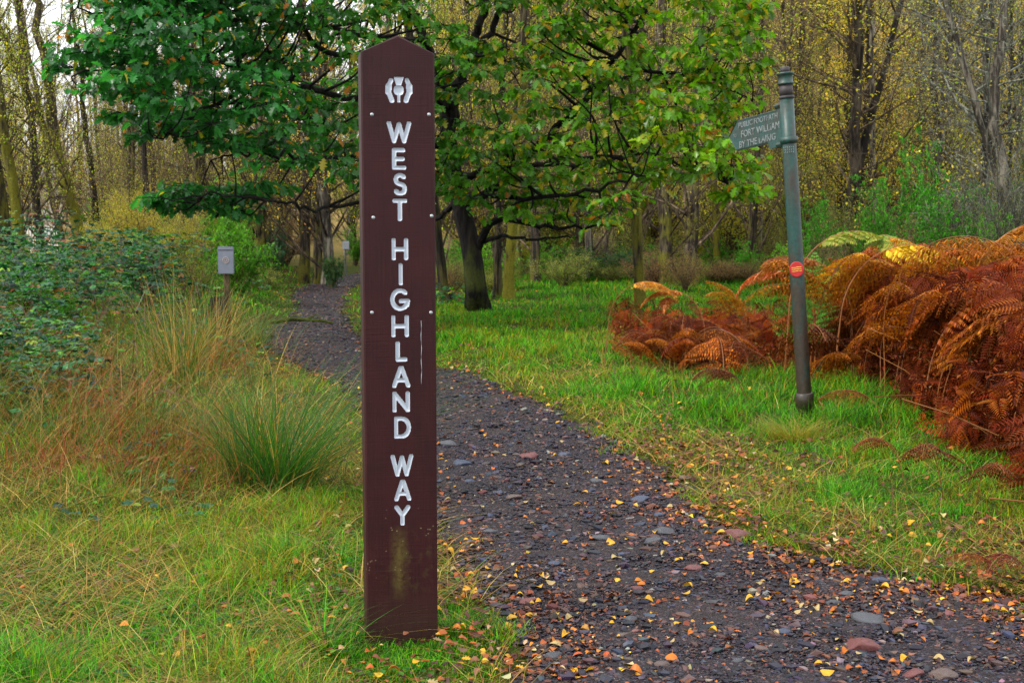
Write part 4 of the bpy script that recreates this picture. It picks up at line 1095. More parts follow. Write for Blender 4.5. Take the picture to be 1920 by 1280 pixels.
# ------------------------------------------------------------------ woodland trees
def tree_variant(seed, Ht, r0, nb=34, start=.14, nleaf=1500, leafcols=None, up=.9, twig='twig', bark='bark', wob=.5, fork=False, leafsize=.06, blen=.26, lean=(0, 0)):
    g = np.random.default_rng(seed); n = 26
    t = np.linspace(0, 1, n)**1.35; px_ = np.cumsum(g.normal(0, wob/n**.5*1.25, n))*t**.6; py_ = np.cumsum(g.normal(0, wob/n**.5*1.0, n))*t**.6
    tr = np.stack([px_+lean[0]*t**1.3*Ht, py_+lean[1]*t**1.3*Ht, t*Ht-.15], -1); rad = r0*(1-.85*t)*(1+.5*np.exp(-t*Ht/.25))
    stems = [(tr, rad)]
    if fork:
        k = int(n*.28); d = g.choice([-1, 1]); t2 = np.linspace(0, 1, n-k)
        f2 = tr[k]+np.stack([d*t2*Ht*.16+g.normal(0, .05, n-k)*t2, g.normal(0, .05, n-k)*t2+t2*.3, t2*Ht*.62], -1); stems.append((f2, rad[k]*.75*(1-.85*t2)))
    mt = MB(); mw = MB(); tips = []
    for sp, sr in stems:
        V, F = tube(sp, sr, 12); m_ = len(sp)*12; jig = g.normal(0, .05, (len(sp), 12))+.10*np.sin(np.arange(12)/12*6.283*3+np.arange(len(sp))[:, None]*.35+seed); c_ = np.repeat(sp, 12, 0); V[:m_] = c_+(V[:m_]-c_)*(1+jig.reshape(-1, 1)*np.where(np.repeat(np.arange(len(sp)), 12)[:, None] < 3, 1.8, 1)); mt.add(V, F)
    for sp, sr in stems:
        nb_ = nb if sp is tr else nb//2
        for b in range(nb_):
            tt = start+(1-start)*((b+g.uniform())/nb_)**.9
            if sp is not tr: tt = .15+.85*(b/nb_)
            f = tt*(len(sp)-1); k = min(int(f), len(sp)-2); p = sp[k]+(sp[k+1]-sp[k])*(f-k); r = np.interp(f, np.arange(len(sp)), sr)
            L = blen*Ht*(1.05-tt)*g.uniform(.45, 1.25)+.25; a = g.uniform(0, 6.283)
            dv = np.array([math.cos(a), math.sin(a), up*g.uniform(.3, 1.3)]); pts = [p]; m = 7
            for s in range(m):
                dv = dv+g.normal(0, .16, 3)+np.array([0, 0, .05]); pts.append(pts[-1]+dv/np.linalg.norm(dv)*L/m)
            pts = np.array(pts); V, F = tube(pts, np.linspace(min(r*.4, .007+.008*L), .003, m+1), 4, False); mw.add(V, F)
            for s2 in range(9):
                ff = g.uniform(.25, 1)*m; k2 = min(int(ff), m-1); q = pts[k2]+(pts[k2+1]-pts[k2])*(ff-k2)
                d2 = (pts[k2+1]-pts[k2]); d2 = d2/np.linalg.norm(d2)+g.normal(0, .6, 3); d2 /= np.linalg.norm(d2); L2 = L*.38*g.uniform(.5, 1.2)
                e1 = q+d2*L2*.5; e2 = e1+(d2+g.normal(0, .3, 3))*L2*.5
                V, F = tube(np.array([q, e1, e2]), [.0065, .005, .003], 3, False); mw.add(V, F)
                for s3 in range(4):
                    o3 = e1+(e2-e1)*g.uniform(-.6, 1); d3 = d2+g.normal(0, .7, 3); e3 = o3+d3/np.linalg.norm(d3)*L2*.45
                    V, F = tube(np.array([o3, e3]), [.0045, .0025], 3, False); mw.add(V, F); tips.append(o3); tips.append(e3); tips.append((o3+e3)/2)
    out_ = [mt.mesh('trunk', M[bark], True), mw.mesh('branches', M[twig])]
    if nleaf:
        tips = np.array(tips); pos = tips[g.integers(0, len(tips), nleaf)]+g.normal(0, .06, (nleaf, 3))
        c = palette(nleaf, leafcols, [1]*len(leafcols), .22, g)
        V, F, C = scatter(*leafK, pos, rots(rdir(nleaf, -1, .4, g)), g.uniform(.7, 1.3, nleaf)*leafsize, c)
        out_.append(mesh_np('crown', V, F, M['leaf'], C))
    return out_
YEL = [(.66, .46, .03), (.55, .50, .05), (.72, .52, .10), (.52, .33, .06)]
OLV = [(.36, .40, .03), (.26, .35, .025), (.50, .44, .04)]
GRN = [(.06, .16, .015), (.10, .22, .02), (.16, .22, .02)]
VAR = {
 'bare1': tree_variant(1, 15, .15, 52, .08, 3600, OLV),
 'bare2': tree_variant(2, 14, .13, 50, .07, 3600, OLV, fork=True),
 'bare3': tree_variant(3, 16, .16, 52, .10, 3000, YEL, bark='bark'),
 'moss1': tree_variant(4, 15, .19, 40, .12, 6000, OLV, bark='bark_moss', fork=True, wob=.7),
 'moss2': tree_variant(5, 14, .16, 44, .08, 6000, OLV, bark='bark_moss'),
 'birch1': tree_variant(6, 15, .13, 50, .07, 6500, YEL, bark='bark_pale'),
 'birch2': tree_variant(7, 14, .12, 50, .06, 7500, YEL+OLV, bark='bark', fork=True),
 'gold': tree_variant(8, 13, .13, 50, .05, 10000, YEL, bark='bark'),
 'grey': tree_variant(9, 12, .15, 56, .05, 1800, OLV, bark='bark_pale', twig='twig_grey', fork=True, up=.5),
 'green': tree_variant(10, 12, .12, 50, .05, 9500, GRN+OLV, bark='bark'),
}
def put_tree(var, x, y, sr, sh, rz, label, group, lean=0., leany=0., name='tree'):
    z = hz(x, y); r = empty(name, (x, y, z), rz, label, 'tree', group)
    r.rotation_euler = (leany, lean, rz) if False else (0, 0, rz)
    if lean or leany:
        r.rotation_mode = 'XYZ'; m = Matrix.Rotation(lean, 4, 'Y') @ Matrix.Rotation(-leany, 4, 'X') @ Matrix.Rotation(rz, 4, 'Z'); r.rotation_euler = m.to_euler()
    r.scale = (sr, sr, sh)
    for me in VAR[var]: link(me.name.split('.')[0], me, r)
    return r
R0 = {k: None for k in VAR}
rad0 = dict(bare1=.15, bare2=.13, bare3=.16, moss1=.19, moss2=.16, birch1=.13, birch2=.12, gold=.13, grey=.15, green=.12)
# hand placed: base px, depth, trunk width px, variant, lean, label
placed = [
 (18,27,30,'moss1',-.06,'stout mossy trunk at the far left edge of the picture'),
 (52,30,22,'moss2',-.05,'yellow mossed trunk second from the left edge'),
 (84,33,17,'bare1',-.06,'thin dark trunk standing in front of the cream cottage'),
 (165,35,24,'moss1',-.16,'leaning mossy forked tree right of the cream cottage'),
 (192,44,14,'moss2',.0,'slim straight mossy tree behind the olive bush on the left'),
 (128,46,13,'bare3',-.12,'slender grey tree leaning left beyond the cream cottage'),
 (245,42,12,'bare2',.04,'thin bare tree right of the olive bush top'),
 (300,46,12,'bare1',-.05,'thin bare tree behind the low oak bough on the left'),
 (350,40,14,'bare3',.06,'bare tree with twiggy top behind the left oak bough'),
 (572,31,20,'bare3',0,'dark straight trunk, left one of three beside the path bend'),
 (596,30.5,17,'bare1',.03,'brown trunk in the middle of three beside the path bend'),
 (617,30,21,'birch1',.01,'thick pale brown trunk, right one of three beside the path bend'),
 (530,36,9,'bare2',0,'sapling thin tree left of the three trunks by the path bend'),
 (655,52,12,'birch1',.1,'pale leaning birch far behind the small white notice'),
 (838,21.5,20,'moss2',-.08,'leaning mossy trunk just left of the oak trunk'),
 (930,22.5,15,'bare1',.03,'brown slim trunk close behind the oak on its right'),
 (953,22.2,20,'moss2',.09,'mossy trunk tilting right behind the oak'),
 (1005,28,18,'bare3',-.05,'dark trunk tilting left before the rhododendron bushes'),
 (1105,30,15,'birch1',.0,'mossy foot trunk between the two rhododendron bushes'),
 (1042,40,10,'bare1',.02,'thin trunk behind the left rhododendron bush'),
 (1160,38,10,'bare2',.0,'thin trunk behind the right rhododendron bush'),
 (1203,20.3,20,'moss2',-.02,'short mossy trunk standing in the bright clearing'),
 (1188,33,13,'bare1',.02,'reddish trunk behind the mossy trunk in the clearing'),
 (1252,27,26,'bare3',-.02,'dark thick trunk, left of the pair beyond the clearing'),
 (1292,26.5,24,'bare1',.01,'dark thick trunk, right of the pair beyond the clearing'),
 (1345,33,14,'moss2',-.08,'mossy stem leaning left behind the drooping bracken'),
 (1402,30,13,'bare1',.02,'dark trunk left of the green iron pole'),
 (1425,40,10,'birch1',0,'pale trunk just left of the green iron pole, farther off'),
 (1480,44,18,'bare3',.0,'tall straight trunk rising behind the top of the green iron pole'),
 (1590,30,25,'birch2',-.01,'thick pale forked birch right of the green iron pole'),
 (1622,34,15,'gold',.02,'mossy golden leaved tree beside the thick forked birch'),
 (1560,48,16,'gold',.0,'golden leaved tree seen left of the thick forked birch'),
 (1700,38,16,'bare1',.02,'dark tree behind the green leaved shrub on the right'),
 (1765,42,20,'bare3',.01,'thick grey trunk above the green leaved shrub'),
 (1830,28,20,'grey',-.03,'lichen grey tree with twisting twigs near the right edge'),
 (1885,24,26,'grey',-.08,'dark trunked lichen covered tree at the right edge'),
 (1915,34,22,'bare2',-.03,'bare tree cut by the right edge of the picture'),
 (1660,52,14,'birch1',-.03,'pale birch far behind the bright yellow fern'),
]
for px, d, wp, var, ln_, lb in placed:
    x = (px-960)/FPX*d*1.003; r = wp/FPX*d/2; s = r/rad0[var]
    put_tree(var, x, d, s, 1.0 if s < 1.2 else 1.1, rnd.uniform(0, 6.28) if var not in ('moss1', 'birch2') else rnd.choice([0, .3, 3.1]), lb, 'woodland trees', ln_)
# random filling of the wood
g = np.random.default_rng(44); pts_ = []
zones = [('thin leafless woodland tree far off on the left of the oak', -1, 'bare trees far off on the left'), ('slender autumn tree in the wood behind the oak and clearing', 0, 'slender trees behind the clearing'), ('golden brown slender tree on the wooded slope behind the green iron pole', 1, 'slender trees on the right slope')]
cnt = 0
while cnt < 262:
    y = 30+75*g.uniform()**1.1; u = g.uniform(-.50, .50); x = u*y
    if sdf_path([x], [y])[0] < 1.2: continue
    if any((x-a)**2+(y-b)**2 < 1.2**2 for a, b in pts_): continue
    if -.40 < u < -.33 and y < 66: continue      # keep the cottage glimpse open
    pts_.append((x, y)); cnt += 1
    zz = 0 if u < -.13 else (1 if u < .2 else 2)
    var = g.choice([['bare1', 'bare2', 'bare3', 'moss2', 'birch1', 'moss2'], ['bare1', 'moss2', 'birch1', 'birch2', 'moss1', 'green', 'gold'], ['birch1', 'moss2', 'gold', 'bare2', 'bare3', 'birch1', 'green', 'moss2']][zz])
    s = g.uniform(.35, .95)
    put_tree(str(var), x, y, s, g.uniform(.85, 1.2), g.uniform(0, 6.28), zones[zz][0], zones[zz][2], g.normal(0, .05), g.normal(0, .03), name='slender_tree')

# wood on the hillside: one mass
def far_wood():
    g = np.random.default_rng(77); mb = MB(); lf = MB()
    n = 2300
    y = 95+g.uniform(0, 1, n)**1.2*240; x = (g.uniform(-.55, .6, n))*y
    z = H(x, y)
    for q in range(n):
        h = g.uniform(7, 13); r = g.uniform(.07, .16)*(y[q]/110)**.5; b = np.array([x[q], y[q], z[q]-.2]); L = g.normal(0, .04, 2)
        top = b+np.array([L[0]*h, L[1]*h, h]); V, F = tube(np.array([b, (b+top)/2+g.normal(0, .1, 3), top]), [r, r*.7, r*.2], 4, False)
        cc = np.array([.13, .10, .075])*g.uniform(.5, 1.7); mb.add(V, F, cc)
        for k in range(9):
            p = b+(top-b)*g.uniform(.3, .98); a = g.uniform(0, 6.28); l = h*.2*g.uniform(.5, 1.2)
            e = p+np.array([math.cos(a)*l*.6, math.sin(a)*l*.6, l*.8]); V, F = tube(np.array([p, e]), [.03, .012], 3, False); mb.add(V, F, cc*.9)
    nl = 210000; q = g.integers(0, n, nl); hh = g.uniform(1.5, 12, nl); rr = g.uniform(0, 1, nl)**.6*2.0; a = g.uniform(0, 6.28, nl)
    pos = np.stack([x[q]+rr*np.cos(a), y[q]+rr*np.sin(a), z[q]+hh], -1)
    tone = g.integers(0, 6, n)[q]
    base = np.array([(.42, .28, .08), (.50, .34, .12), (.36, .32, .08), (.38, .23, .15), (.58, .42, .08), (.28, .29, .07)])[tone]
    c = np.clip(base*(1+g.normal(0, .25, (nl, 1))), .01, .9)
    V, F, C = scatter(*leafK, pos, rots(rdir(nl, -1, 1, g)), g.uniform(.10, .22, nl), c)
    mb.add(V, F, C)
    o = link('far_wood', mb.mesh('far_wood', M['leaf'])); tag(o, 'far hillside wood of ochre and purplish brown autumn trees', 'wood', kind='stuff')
far_wood()

# ------------------------------------------------------------------ shrubs
def shrub_mesh(seed, cols, Hs=1.6, Ws=1.4, nst=26, nleaf=5000, ls=.06, tmpl=leafO, twig='twig', layers=False, mat='leaf', droop=-.1):
    g = np.random.default_rng(seed); mw = MB(); tips = []
    for s in range(nst):
        a = g.uniform(0, 6.283); rr = g.uniform(.1, 1)**.6; m = 6; h = Hs*g.uniform(.6, 1)*(1.05-.45*rr*rr)
        end = np.array([math.cos(a)*rr*Ws, math.sin(a)*rr*Ws, h]); pts = [np.array([math.cos(a)*.06, math.sin(a)*.06, -.05])]
        for k in range(1, m+1):
            t = k/m; pts.append(np.array([end[0]*t**1.1, end[1]*t**1.1, h*t**.8])+g.normal(0, .05, 3))
        pts = np.array(pts); V, F = tube(pts, np.linspace(.018, .004, m+1), 4, False); mw.add(V, F)
        for k in range(16):
            f = g.uniform(.25, 1)*m; i_ = min(int(f), m-1); p = pts[i_]+(pts[i_+1]-pts[i_])*(f-i_); d = g.normal(0, 1, 3)*np.array([1, 1, .45 if layers else .8]); d /= np.linalg.norm(d)
            e = p+d*g.uniform(.15, .42)*Ws*.7; V, F = tube(np.array([p, (p+e)/2+g.normal(0, .02, 3), e]), [.005, .004, .002], 3, False); mw.add(V, F)
            for t in (.4, .6, .8, 1): tips.append(p+(e-p)*t)
    tips = np.array(tips); tips[:, 2] = np.maximum(tips[:, 2], .05)
    out_ = [mw.mesh('stems', M[twig])]
    if nleaf:
        pos = tips[g.integers(0, len(tips), nleaf)]+g.normal(0, .05, (nleaf, 3))*np.array([1, 1, .5 if layers else 1]); c = palette(nleaf, cols, [1]*len(cols), .2, g)
        dd = rdir(nleaf, -.4, .4, g) if layers else rdir(nleaf, -.8, .6, g); dd[:, 2] += droop
        V, F, C = scatter(*tmpl, pos, rots(dd, g.normal(0, .5, nleaf)), g.uniform(.7, 1.3, nleaf)*ls, c)
        out_.append(mesh_np('foliage', V, F, M[mat], C))
    return out_
THK = [(.50, .46, .04), (.60, .46, .05), (.36, .42, .04), (.50, .33, .06)]
BR = [(.10, .28, .012), (.14, .34, .015), (.08, .22, .015)]
SH = {
 'bright': shrub_mesh(1, BR, 1.7, 1.5, 26, 5200, .10, leafL, layers=True),
 'olive': shrub_mesh(2, [(.34, .33, .03), (.42, .38, .04), (.24, .28, .03), (.42, .30, .05)], 2.1, 1.9, 46, 15000, .045, leafK),
 'rhodo': shrub_mesh(3, [(.012, .05, .018), (.025, .085, .03), (.05, .12, .03)], 1.2, 1.5, 34, 3000, .11, leafO, mat='leaf'),
 'green': shrub_mesh(4, [(.07, .26, .012), (.11, .36, .015), (.06, .20, .015)], 2.0, 1.5, 28, 5500, .075, leafO, layers=True),
 'mixed': shrub_mesh(5, [(.14, .22, .03), (.22, .26, .04), (.11, .18, .04), (.32, .28, .05)], 2.0, 1.6, 36, 7500, .045, leafK),
 'twiggy': shrub_mesh(6, [(.20, .16, .04), (.12, .13, .03)], 2.2, 1.7, 60, 1500, .04, leafK, twig='twig_grey'),
 'brown': shrub_mesh(7, [(.28, .16, .07), (.22, .12, .07), (.36, .24, .07)], 1.8, 1.6, 50, 4500, .045, leafK),
 'thicket': shrub_mesh(9, THK, 4.6, 1.7, 46, 6000, .055, leafK),
 'hazel': shrub_mesh(11, [(.18, .27, .025), (.30, .34, .04), (.46, .35, .05), (.13, .21, .025)], 4.0, 1.7, 40, 6000, .06, leafK),
 'holly': shrub_mesh(8, [(.02, .07, .025), (.03, .10, .03)], 3.0, 1.3, 34, 7000, .07, leafO, mat='bramble'),
}
def put_shrub(kd, px, d, wpx, hpx_top, label, group, rz=None):
    x = (px-960)/FPX*d; z = hz(x, d); w_ = wpx/FPX*d/2/ {'bright': 1.5, 'olive': 1.9, 'rhodo': 1.3, 'green': 1.5, 'mixed': 1.6, 'twiggy': 1.7, 'brown': 1.6, 'holly': 1.3, 'thicket': 1.7, 'hazel': 1.7}[kd]/1.1
    hh = (P(px, hpx_top, d)[2]-z)/{'bright': 1.7, 'olive': 2.1, 'rhodo': 1.2, 'green': 2.0, 'mixed': 2.0, 'twiggy': 2.2, 'brown': 1.8, 'holly': 3.0, 'thicket': 4.6, 'hazel': 4.0}[kd]/1.03
    r = empty('shrub', (x, d, z), rnd.uniform(0, 6.28) if rz is None else rz, label, 'shrub', group); r.scale = (w_, w_, max(.3, hh))
    for me in SH[kd]: link(me.name.split('.')[0], me, r)
shrubs = [
 ('bright', 448, 21, 150, 388, 'bright lime green bush above the grey panel sign'),
 ('bright', 425, 26, 110, 328, 'bright green sapling foliage above and behind the low oak bough'),
 ('olive', 250, 26, 250, 332, 'big olive yellow bush right of the mossy trees'),
 ('olive', 345, 24, 190, 372, 'olive brown bush between the big olive bush and the lime green one'),
 ('olive', 185, 29, 110, 405, 'small olive bush in front of the cream cottage'),
 ('mixed', 30, 24, 110, 440, 'dull green bush at the foot of the mossy trees at the left edge'),
 ('holly', 520, 33, 80, 400, 'dark green holly behind the lime green bush'),
 ('rhodo', 505, 27, 90, 455, 'dark low bush right of the lime green bush'),
 ('mixed', 480, 24, 130, 480, 'low greyish green bush by the left side of the path bend'),
 ('rhodo', 622, 28.5, 60, 480, 'dark ivy like clump at the foot of the three trunks'),
 ('green', 668, 45, 60, 420, 'green bush beyond the small white notice'),
 ('rhodo', 1062, 29, 150, 463, 'dark glossy rhododendron, left one at the back of the clearing'),
 ('rhodo', 1150, 30, 140, 472, 'dark glossy rhododendron, right one at the back of the clearing'),
 ('brown', 845, 22, 90, 470, 'brown twiggy undergrowth left of the oak trunk'),
 ('brown', 1285, 25, 90, 455, 'russet twigs heaped against the pair of dark trunks'),
 ('green', 1400, 30, 80, 440, 'green bush behind the drooping bracken left of the iron pole'),
 ('mixed', 1450, 32, 130, 380, 'dull green thicket behind the iron pole'),
 ('green', 1790, 23, 190, 318, 'large fresh green bush above the bracken on the right'),
 ('green', 1715, 26, 130, 225, 'tall light green sapling bush left of the large fresh green bush'),
 ('green', 1868, 20, 90, 378, 'small green bush low beside the lichen covered tree'),
 ('twiggy', 1880, 22, 220, 190, 'tangle of pale lichen covered twigs at the right edge'),
 ('twiggy', 1800, 25, 150, 290, 'grey twiggy shrub behind the large fresh green bush'),
 ('twiggy', 1895, 19, 150, 330, 'low tangle of grey twigs just above the bracken at the right edge'),
 ('mixed', 1600, 27, 170, 330, 'dull green thicket at the foot of the thick forked birch'),
 ('brown', 1690, 24, 170, 385, 'dark purplish brown bush behind the yellow ferns'),
 ('brown', 1540, 24, 130, 425, 'brown thicket with dark crooked stems right of the iron pole'),
 ('holly', 1915, 27, 90, 260, 'dark evergreen shape behind the grey twigs at the right edge'),
]
shrubs += [('green', 40, 15, 150, 455, 'leafy green bramble hump at the left edge of the picture'), ('mixed', 165, 17, 130, 452, 'pale green bush rising out of the bramble bank'),
 ('rhodo', 270, 18, 120, 466, 'dark leafy hump in the middle of the bramble bank'), ('mixed', 372, 19, 90, 452, 'small scrubby bush left of the grey panel sign'), ('green', 95, 12.5, 110, 520, 'low green leafy plant in front of the bramble bank'),
 ('green', 1640, 21, 150, 300, 'fresh green bush between the forked birch and the yellow ferns'), ('green', 1530, 26, 130, 350, 'light green bush just right of the iron pole in the wood')]
for kd, px, d, wp, tp, lb in shrubs: put_shrub(kd, px, d, wp, tp, lb, 'woodland shrubs')
for q in range(58):
    d = 32+45*g.uniform(); px = g.uniform(-60, 1980)
    x = (px-960)/FPX*d
    if sdf_path([x], [d])[0] < 1.5 or (0 < px < 230 and d < 68): continue
    right = px > 1300; kd = str(g.choice(['mixed', 'brown', 'olive', 'green', 'brown', 'mixed', 'twiggy']))
    z = hz(x, d); top = P(px, 640, d); hgt = g.uniform(1.2, 3.2); py_top = 640-FPX*math.tan(math.atan2(z+hgt-EYE, d)+PITCH)
    zone = 'left of the oak' if px < 830 else ('behind the clearing' if px < 1400 else 'on the slope right of the iron pole')
    put_shrub(kd, px, d, g.uniform(2.2, 4.5)*FPX/d, py_top, 'dull autumn undergrowth bush far in the wood '+zone, 'undergrowth bushes '+zone)

for q in range(46):
    d = g.uniform(21.5, 34); px = g.uniform(820, 1560)
    x = (px-960)/FPX*d
    if d < 25 and 1000 < px < 1420: continue
    hgt = g.uniform(.35, 1.2); z = hz(x, d); py_top = 640-FPX*math.tan(math.atan2(z+hgt-EYE, d)+PITCH)
    put_shrub(str(g.choice(['mixed', 'brown', 'green', 'mixed'])), px, d, g.uniform(.9, 2.2)*FPX/d, py_top, 'low scrubby undergrowth among the trunks at the back of the clearing', 'low scrub behind the clearing')
for q in range(95):
    d = 33+48*g.uniform()**1.2; px = g.uniform(-60, 1980) if q % 3 else g.uniform(820, 1980)
    x = (px-960)/FPX*d
    if sdf_path([x], [d])[0] < 1.8 or (-40 < px < 270 and d < 68) or (px < 830 and q % 2): continue
    hgt = g.uniform(3.2, 6.5); z = hz(x, d); py_top = 640-FPX*math.tan(math.atan2(z+hgt-EYE, d)+PITCH)
    zone = 'left of the oak' if px < 830 else ('behind the clearing' if px < 1400 else 'on the slope right of the iron pole')
    put_shrub(str(g.choice(['thicket', 'hazel', 'thicket'])), px, d, g.uniform(3, 5)*FPX/d, py_top, 'tall yellowing many stemmed thicket in the wood '+zone, 'tall thickets '+zone)
# far stems of crooked dark thicket behind the pole
# ------------------------------------------------------------------ bracken
M['stalk'] = mat_simple('bracken_stalk', (.22, .075, .018), .5, 0, .35, 12, .2)
def frond(seed, cols, stipe=.55, L=.75, arch=1.0, W=.36, npin=19, curl=.5, gap=1.0, droop=.6):
    g = np.random.default_rng(seed); n = 40
    # rachis curve in the XZ plane: rises, then arches over
    s = np.linspace(0, stipe+L, n); ang = R(84)-arch*1.9*np.clip((s-stipe*.45)/(stipe*.55+L), 0, 1)**1.25
    x = np.concatenate([[0], np.cumsum(np.cos(ang[:-1])*np.diff(s))]); z = np.concatenate([[0], np.cumsum(np.sin(ang[:-1])*np.diff(s))]); y = .04*np.sin(s*3+seed)
    pts = np.stack([x, y, z], -1); mb = MB(); V, F = tube(pts, np.interp(np.arange(n), [0, n*.4, n-1], [.0052, .0032, .001]), 5); mb.add(V, F); stalk = mb.mesh('stalk', M['stalk'])
    bl = MB(); T = np.gradient(pts, axis=0); T /= np.linalg.norm(T, axis=1, keepdims=True)
    tp = []; td = []; ts = []; tn = []
    for i in range(npin):
        f = (i+.3)/npin; ss_ = stipe+L*f; k = np.interp(ss_, s, np.arange(n)); k0 = min(int(k), n-2); p = pts[k0]+(pts[k0+1]-pts[k0])*(k-k0); t = T[k0]
        wl = W*(1-f)**.75*(.55+.45*min(1, f*5))*g.uniform(.85, 1.12)
        side = np.array([0, 1., 0]); upn = np.cross(t, side)
        for sgn in (-1, 1):
            if g.uniform() > gap: continue
            d = side*sgn*.9+t*(.35+.2*f)+np.array([0, 0, -1])*droop*g.uniform(.5, 1.2)*.35; d /= np.linalg.norm(d); m = max(5, int(15*(wl/W)**.8)); q = p.copy(); spt = [q.copy()]
            for j in range(m):
                d = d+np.array([0, 0, -droop*.9/m])+t*curl*.4/m+g.normal(0, .02, 3); d /= np.linalg.norm(d); q = q+d*wl/m; spt.append(q.copy())
                pl = .037*(1-(j/m)**1.5)*(wl/W)**.4*g.uniform(.8, 1.2)+.006
                nn = np.cross(d, t); nn /= np.linalg.norm(nn)+1e-9; lat = np.cross(nn, d)
                for s3 in (-1, 1):
                    dd = lat*s3*.95+d*.45+g.normal(0, .12, 3)+np.array([0, 0, -.25*droop]); tp.append(q); td.append(dd); ts.append(pl)
            V, F = tube(np.array(spt)[::2] if len(spt) > 3 else np.array(spt), .0012, 3, False); bl.add(V, F, np.array(cols[0])*.8)
    nn_ = len(tp); c = palette(nn_, cols, [1]*len(cols), .22, g)
    tm = (np.array([(0, 0, 0), (.24, .25, .04), (.15, .75, -.05), (0, 1, -.15), (-.15, .75, -.05), (-.24, .25, .04)]), np.array([(0, 1, 2, 5), (5, 2, 3, 4)]))
    V, F, C = scatter(*tm, np.array(tp), rots(np.array(td)), np.array(ts), c); bl.add(V, F, C)
    return stalk, bl.mesh('leaf_blade', M['bracken'])
RUST = [(.33, .072, .004), (.42, .11, .005), (.20, .038, .003), (.40, .12, .007)]
DARK = [(.13, .027, .003), (.18, .040, .004), (.085, .018, .003)]
GOLD = [(.50, .22, .02), (.58, .30, .025), (.42, .15, .015)]
LEMON = [(.46, .33, .015), (.40, .28, .012), (.42, .20, .012)]
PALE = [(.20, .26, .03), (.28, .24, .04), (.16, .22, .03)]
FERN = [(.08, .24, .02), (.14, .30, .03)]
FR = {'rust': [], 'dark': [], 'gold': []}
for q in range(5): FR['rust'].append(frond(10+q, RUST, .40+.08*q, .62+.06*q, .75+.11*q, .36, 19, .5, .95, .6+.13*q))
for q in range(3): FR['dark'].append(frond(20+q, DARK, .35+.1*q, .6, 1.0+.12*q, .34, 17, .8, .9, 1.1))
for q in range(2): FR['gold'].append(frond(30+q, [(.42, .15, .012), (.48, .20, .015), (.36, .10, .010)], .6, .7, .9+.2*q, .30, 16, .4, 1, .6))
FR['low'] = [frond(50+q, RUST if q < 3 else DARK, .10+.05*q, .62, .9+.1*q, .36, 18, .6, .95, .9) for q in range(5)]
FR['lemon'] = [frond(40, LEMON, .80, .36, .95, .22, 15, .4, .9, .8), frond(45, LEMON, .80, .34, 1.2, .20, 14, .5, .85, 1.0)]
FR['hang'] = [frond(43, RUST[:1]+[(.40, .14, .04), (.46, .17, .06)], .85, .48, 1.45, .17, 20, .3, 1, .8)]
FR['hanggold'] = [frond(44, GOLD+[(.40, .22, .08)], .85, .45, 1.4, .17, 18, .3, 1, .8)]
FR['pale'] = [frond(41, PALE, .80, .36, 1.1, .18, 17, .3, .95, .6)]
FR['fern'] = [frond(42, FERN, .35, .85, .45, .26, 20, .1, 1, .1)]
def put_frond(kd, x, y, s, rz, label, group, tilt=0, sz=1):
    st, bl = rnd.choice(FR[kd]); r = empty('bracken_frond', (x, y, hz(x, y)-.02), rz, label, 'bracken', group)
    r.rotation_euler = (rnd.gauss(0, .1), tilt+rnd.gauss(0, .1), rz); r.scale = (s, s, s*sz); link('stalk', st, r); link('leaf_blade', bl, r)
gb = np.random.default_rng(9)
def standtop(px):   # image row of the top of the bracken
    return np.interp(px, [1150, 1250, 1330, 1420, 1560, 1620, 1700, 1800, 1920, 2050], [640, 615, 600, 585, 570, 490, 462, 466, 448, 440])
def standfoot(px):
    return np.interp(px, [1150, 1250, 1330, 1450, 1560, 1640, 1700, 1760, 1850, 1920, 2050], [672, 700, 715, 730, 735, 760, 805, 840, 900, 950, 1030])
rows = []
n_f = 0
while n_f < 262:
    px = gb.uniform(1160, 2060); 
    if gb.uniform() > np.interp(px, [1160, 1500, 1620, 2060], [.40, .6, 1, 1]): continue
    if px < 1560 and vn(px*1., 0., 45, 91) < .3: continue
    fy = standfoot(px); gx_, gy_, _ = G(px, fy); dmin = gy_; dmax = np.interp(px, [1160, 1400, 1600, 2060], [dmin+1.6, 14.5, 15, 14.5]); dmax = max(dmax, dmin+1.5)
    d = dmin+(dmax-dmin)*gb.uniform()**1.5; x = (px-960)/FPX*d; z = hz(x, d)
    ztop = P(px, standtop(px), d)[2]-z; lim = np.interp(px, [1160, 1560, 1640, 2060], [.55, .70, 1.25, 1.45])
    hgt = min(lim, ztop+.03); front = (d-dmin) < .7
    if front: hgt = min(hgt, gb.uniform(.35, .8))
    hgt *= gb.uniform(.72, 1.06)
    s = max(.28, hgt/(.50 if front or px < 1560 else .80))
    rz = gb.normal(-2.0, 1.3)                 # mostly leaning to the camera and left
    if 1.3 < x < 3.9 and d < 10.6: rz = gb.normal(-.9, .35) if x > 2.2 else gb.normal(1.5, .5)
    if 1.5 < x < 2.7 and d < 9.6: continue
    kd = gb.choice(['rust', 'dark', 'gold'], p=[.72, .25, .03] if px > 1560 else [.66, .32, .02])
    if front or (px < 1560 and kd == 'rust'): mk = 'low'
    else: mk = kd
    zone = 'at the front edge of the stand' if front else ('in the tall stand at the right' if px > 1600 else 'in the low patch by the iron pole')
    if mk == 'low': kd = 'rust'
    lab = {'rust': 'rust orange bracken frond ', 'dark': 'dark maroon drooping bracken frond ', 'gold': 'golden orange bracken frond '}[kd]+zone
    if mk == 'low' and kd == 'dark': kd = 'rust'
    put_frond(mk, x, d, min(s, 1.25), rz, lab, {'rust': 'rust', 'dark': 'dark', 'gold': 'golden'}[kd]+' bracken fronds '+zone); n_f += 1
